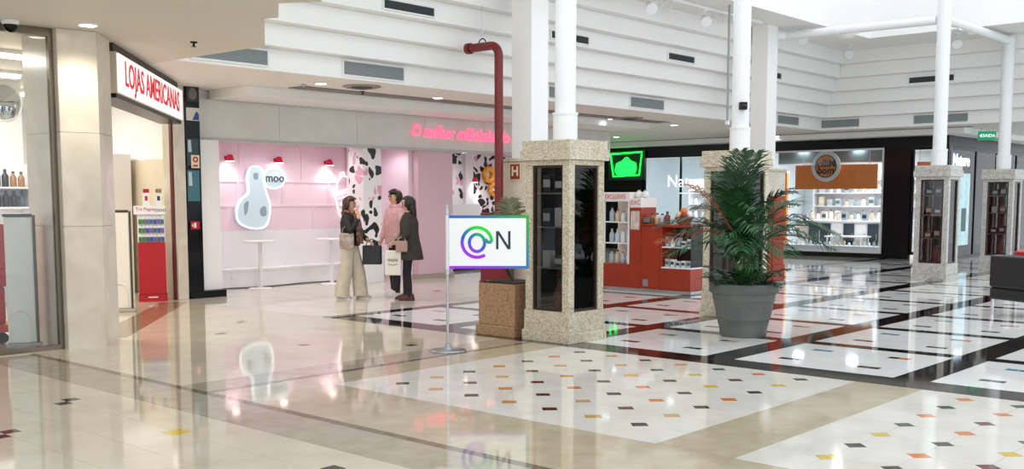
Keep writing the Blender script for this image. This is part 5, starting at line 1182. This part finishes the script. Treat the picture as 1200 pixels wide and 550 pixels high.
# person in pink, behind
ank = {1:(0.06,0.11), -1:(-0.04,-0.11)}
armsB = {-1:((0.02,-0.27,1.13),(0.12,-0.25,0.92),(0.15,-0.24,0.86)), 1:((0.02,0.27,1.13),(0.14,0.22,0.95),(0.18,0.20,0.89))}
w2 = person('person in pink jacket standing behind the dark-coated woman', (11.36,12.66,0), VRp-2.5, 1.69, ank, armsB, M_hair, 0.0, {-1:Vector((0,0.3,-1)).normalized(),1:Vector((0,-0.3,-1)).normalized()})
M_pk = mat('pink_jacket',(226,176,180),0.75,c2=(214,160,166),scale=14,bump=0.2)
legs_cloth(w2, ank, mat('dark_trousers',(34,34,40),0.8), 0.09, 0.075, 0.06); shoes(w2, ank, mat('white_sneaker',(232,230,226),0.5), WH)
coat(w2, [(0,0,0.84,0.17,0.215),(0,0,0.98,0.165,0.21),(0,0,1.14,0.15,0.20),(0,0,1.30,0.155,0.215),(0,0,1.38,0.125,0.21),(0,0,1.43,0.09,0.14),(0.005,0,1.475,0.072,0.08)], M_pk)
for sd in (-1,1): el, wr, hn = armsB[sd]; sleeve(w2, [(0,0.15*sd,1.385),(0.01,0.225*sd,1.27),el,tuple(0.5*(a+b) for a, b in zip(el,wr)),tuple(0.1*a+0.9*b for a, b in zip(el,wr))], [0.08,0.074,0.064,0.056,0.048], M_pk)
MB().tube([(-0.02+0.085*math.cos(a), 0.10*math.sin(a), 1.455) for a in [2*PI*k/18 for k in range(19)]], 0.034, 10, caps=False).build('hood', M_pk, w2, smooth=True)
# woman in dark coat
ank = {1:(-0.02,0.09), -1:(0.08,-0.09)}
armsC = {1:((-0.01,0.26,1.10),(0.17,0.20,0.97),(0.225,0.185,0.945)), -1:((0.02,-0.26,1.12),(0.16,-0.20,0.95),(0.20,-0.18,0.90))}
w3 = person('woman in dark olive coat and black leggings with a white paper bag', (10.98,11.93,0), VRp+PI-0.1, 1.58, ank, armsC, M_hair, 0.30, {1:Vector((0,-0.2,-1)).normalized(),-1:Vector((0,0.2,-1)).normalized()})
M_ct = mat('olive_coat',(60,54,48),0.75,c2=(48,43,38),scale=14,bump=0.2)
legs_cloth(w3, ank, mat('black_leggings',(20,20,24),0.7), 0.085, 0.062, 0.045); shoes(w3, ank, mat('wine_sneaker',(84,36,32),0.5), mat('sole_dark',(60,50,48),0.6))
coat(w3, [(-0.03,0,0.68,0.21,0.24),(-0.02,0,0.85,0.19,0.225),(-0.005,0,1.02,0.165,0.205),(0,0,1.14,0.155,0.20),(0,0,1.29,0.155,0.212),(0,0,1.375,0.125,0.205),(0,0,1.43,0.088,0.14),(0.005,0,1.465,0.068,0.078)], M_ct, 'coat')
for sd in (-1,1): el, wr, hn = armsC[sd]; sleeve(w3, [(0,0.15*sd,1.385),(0.0,0.22*sd,1.27),el,tuple(0.5*(a+b) for a, b in zip(el,wr)),tuple(0.1*a+0.9*b for a, b in zip(el,wr))], [0.08,0.074,0.066,0.06,0.054], M_ct)
MB().tube([(0.10,0.03,1.44),(0.165,0.10,1.25),(0.18,0.17,1.05),(0.10,0.235,0.94)], 0.01, 6).build('bag_strap', mat('pale_strap',(196,176,166),0.6), w3)
def prt(t): 
    text('moo', 0.085, mat('bag_print',(80,74,70),0.6), t, (0,-0.062,0.24), extrude=0.001); MB().tube([(-0.07,-0.061,0.17),(0,-0.0615,0.155),(0.07,-0.061,0.17)],0.004,5).build('printed_line', MATS['bag_print'], t)
handbag('paper_bag', 'white paper bag with small dark print held by the woman in dark coat', loc_of(w3,(0.235,0.185,0.43)), VRp, 0.25, 0.12, 0.38, mat('paper_white',(234,228,216),0.7), mat('paper_string',(220,214,200),0.7), 0.145, prt)
handbag('shoulder_bag', 'small pinkish shoulder bag at the hip of the woman in dark coat', loc_of(w3,(0.07,0.29,0.82)), VRp, 0.18, 0.07, 0.17, mat('dusty_bag',(178,142,132),0.6), mat('pale_strap',(196,176,166),0.6), 0.06)

# orange panel and shelf behind the narrow window
oq = thing('orange_window_band', 'short orange band behind the narrow window right of the black pillar', 'banner', (XF+0.30, 9.93, 0), -PI/2); MB().box(-0.36,0.36,-0.015,0.015,1.88,2.52).build('band', M_orangeb, oq)
for x in (-0.3,0.3): MB().tube([(x,0,2.521),(x,0,2.955)], 0.008, 6).build('hanging_wire', M_steel, oq)
u = shelf_unit('window_shelf', 'narrow white shelf with pale goods behind the narrow shop window', (XF+0.6,9.98,0), -PI/2, 0.7, 0.4, (0.45,0.9,1.35), M_wwhite, 1.75)
for z in (0.45,0.9,1.35):
    for k in range(3): carton(0.14,0.14,0.22+0.03*k,PALE[(k+int(z*10)) % 6],GC[k],'pale carton on the narrow white shelf right of the black pillar','box',(XF+0.78,10.17-0.19*k,z+0.001),'cartons on the narrow window shelf',-PI/2)
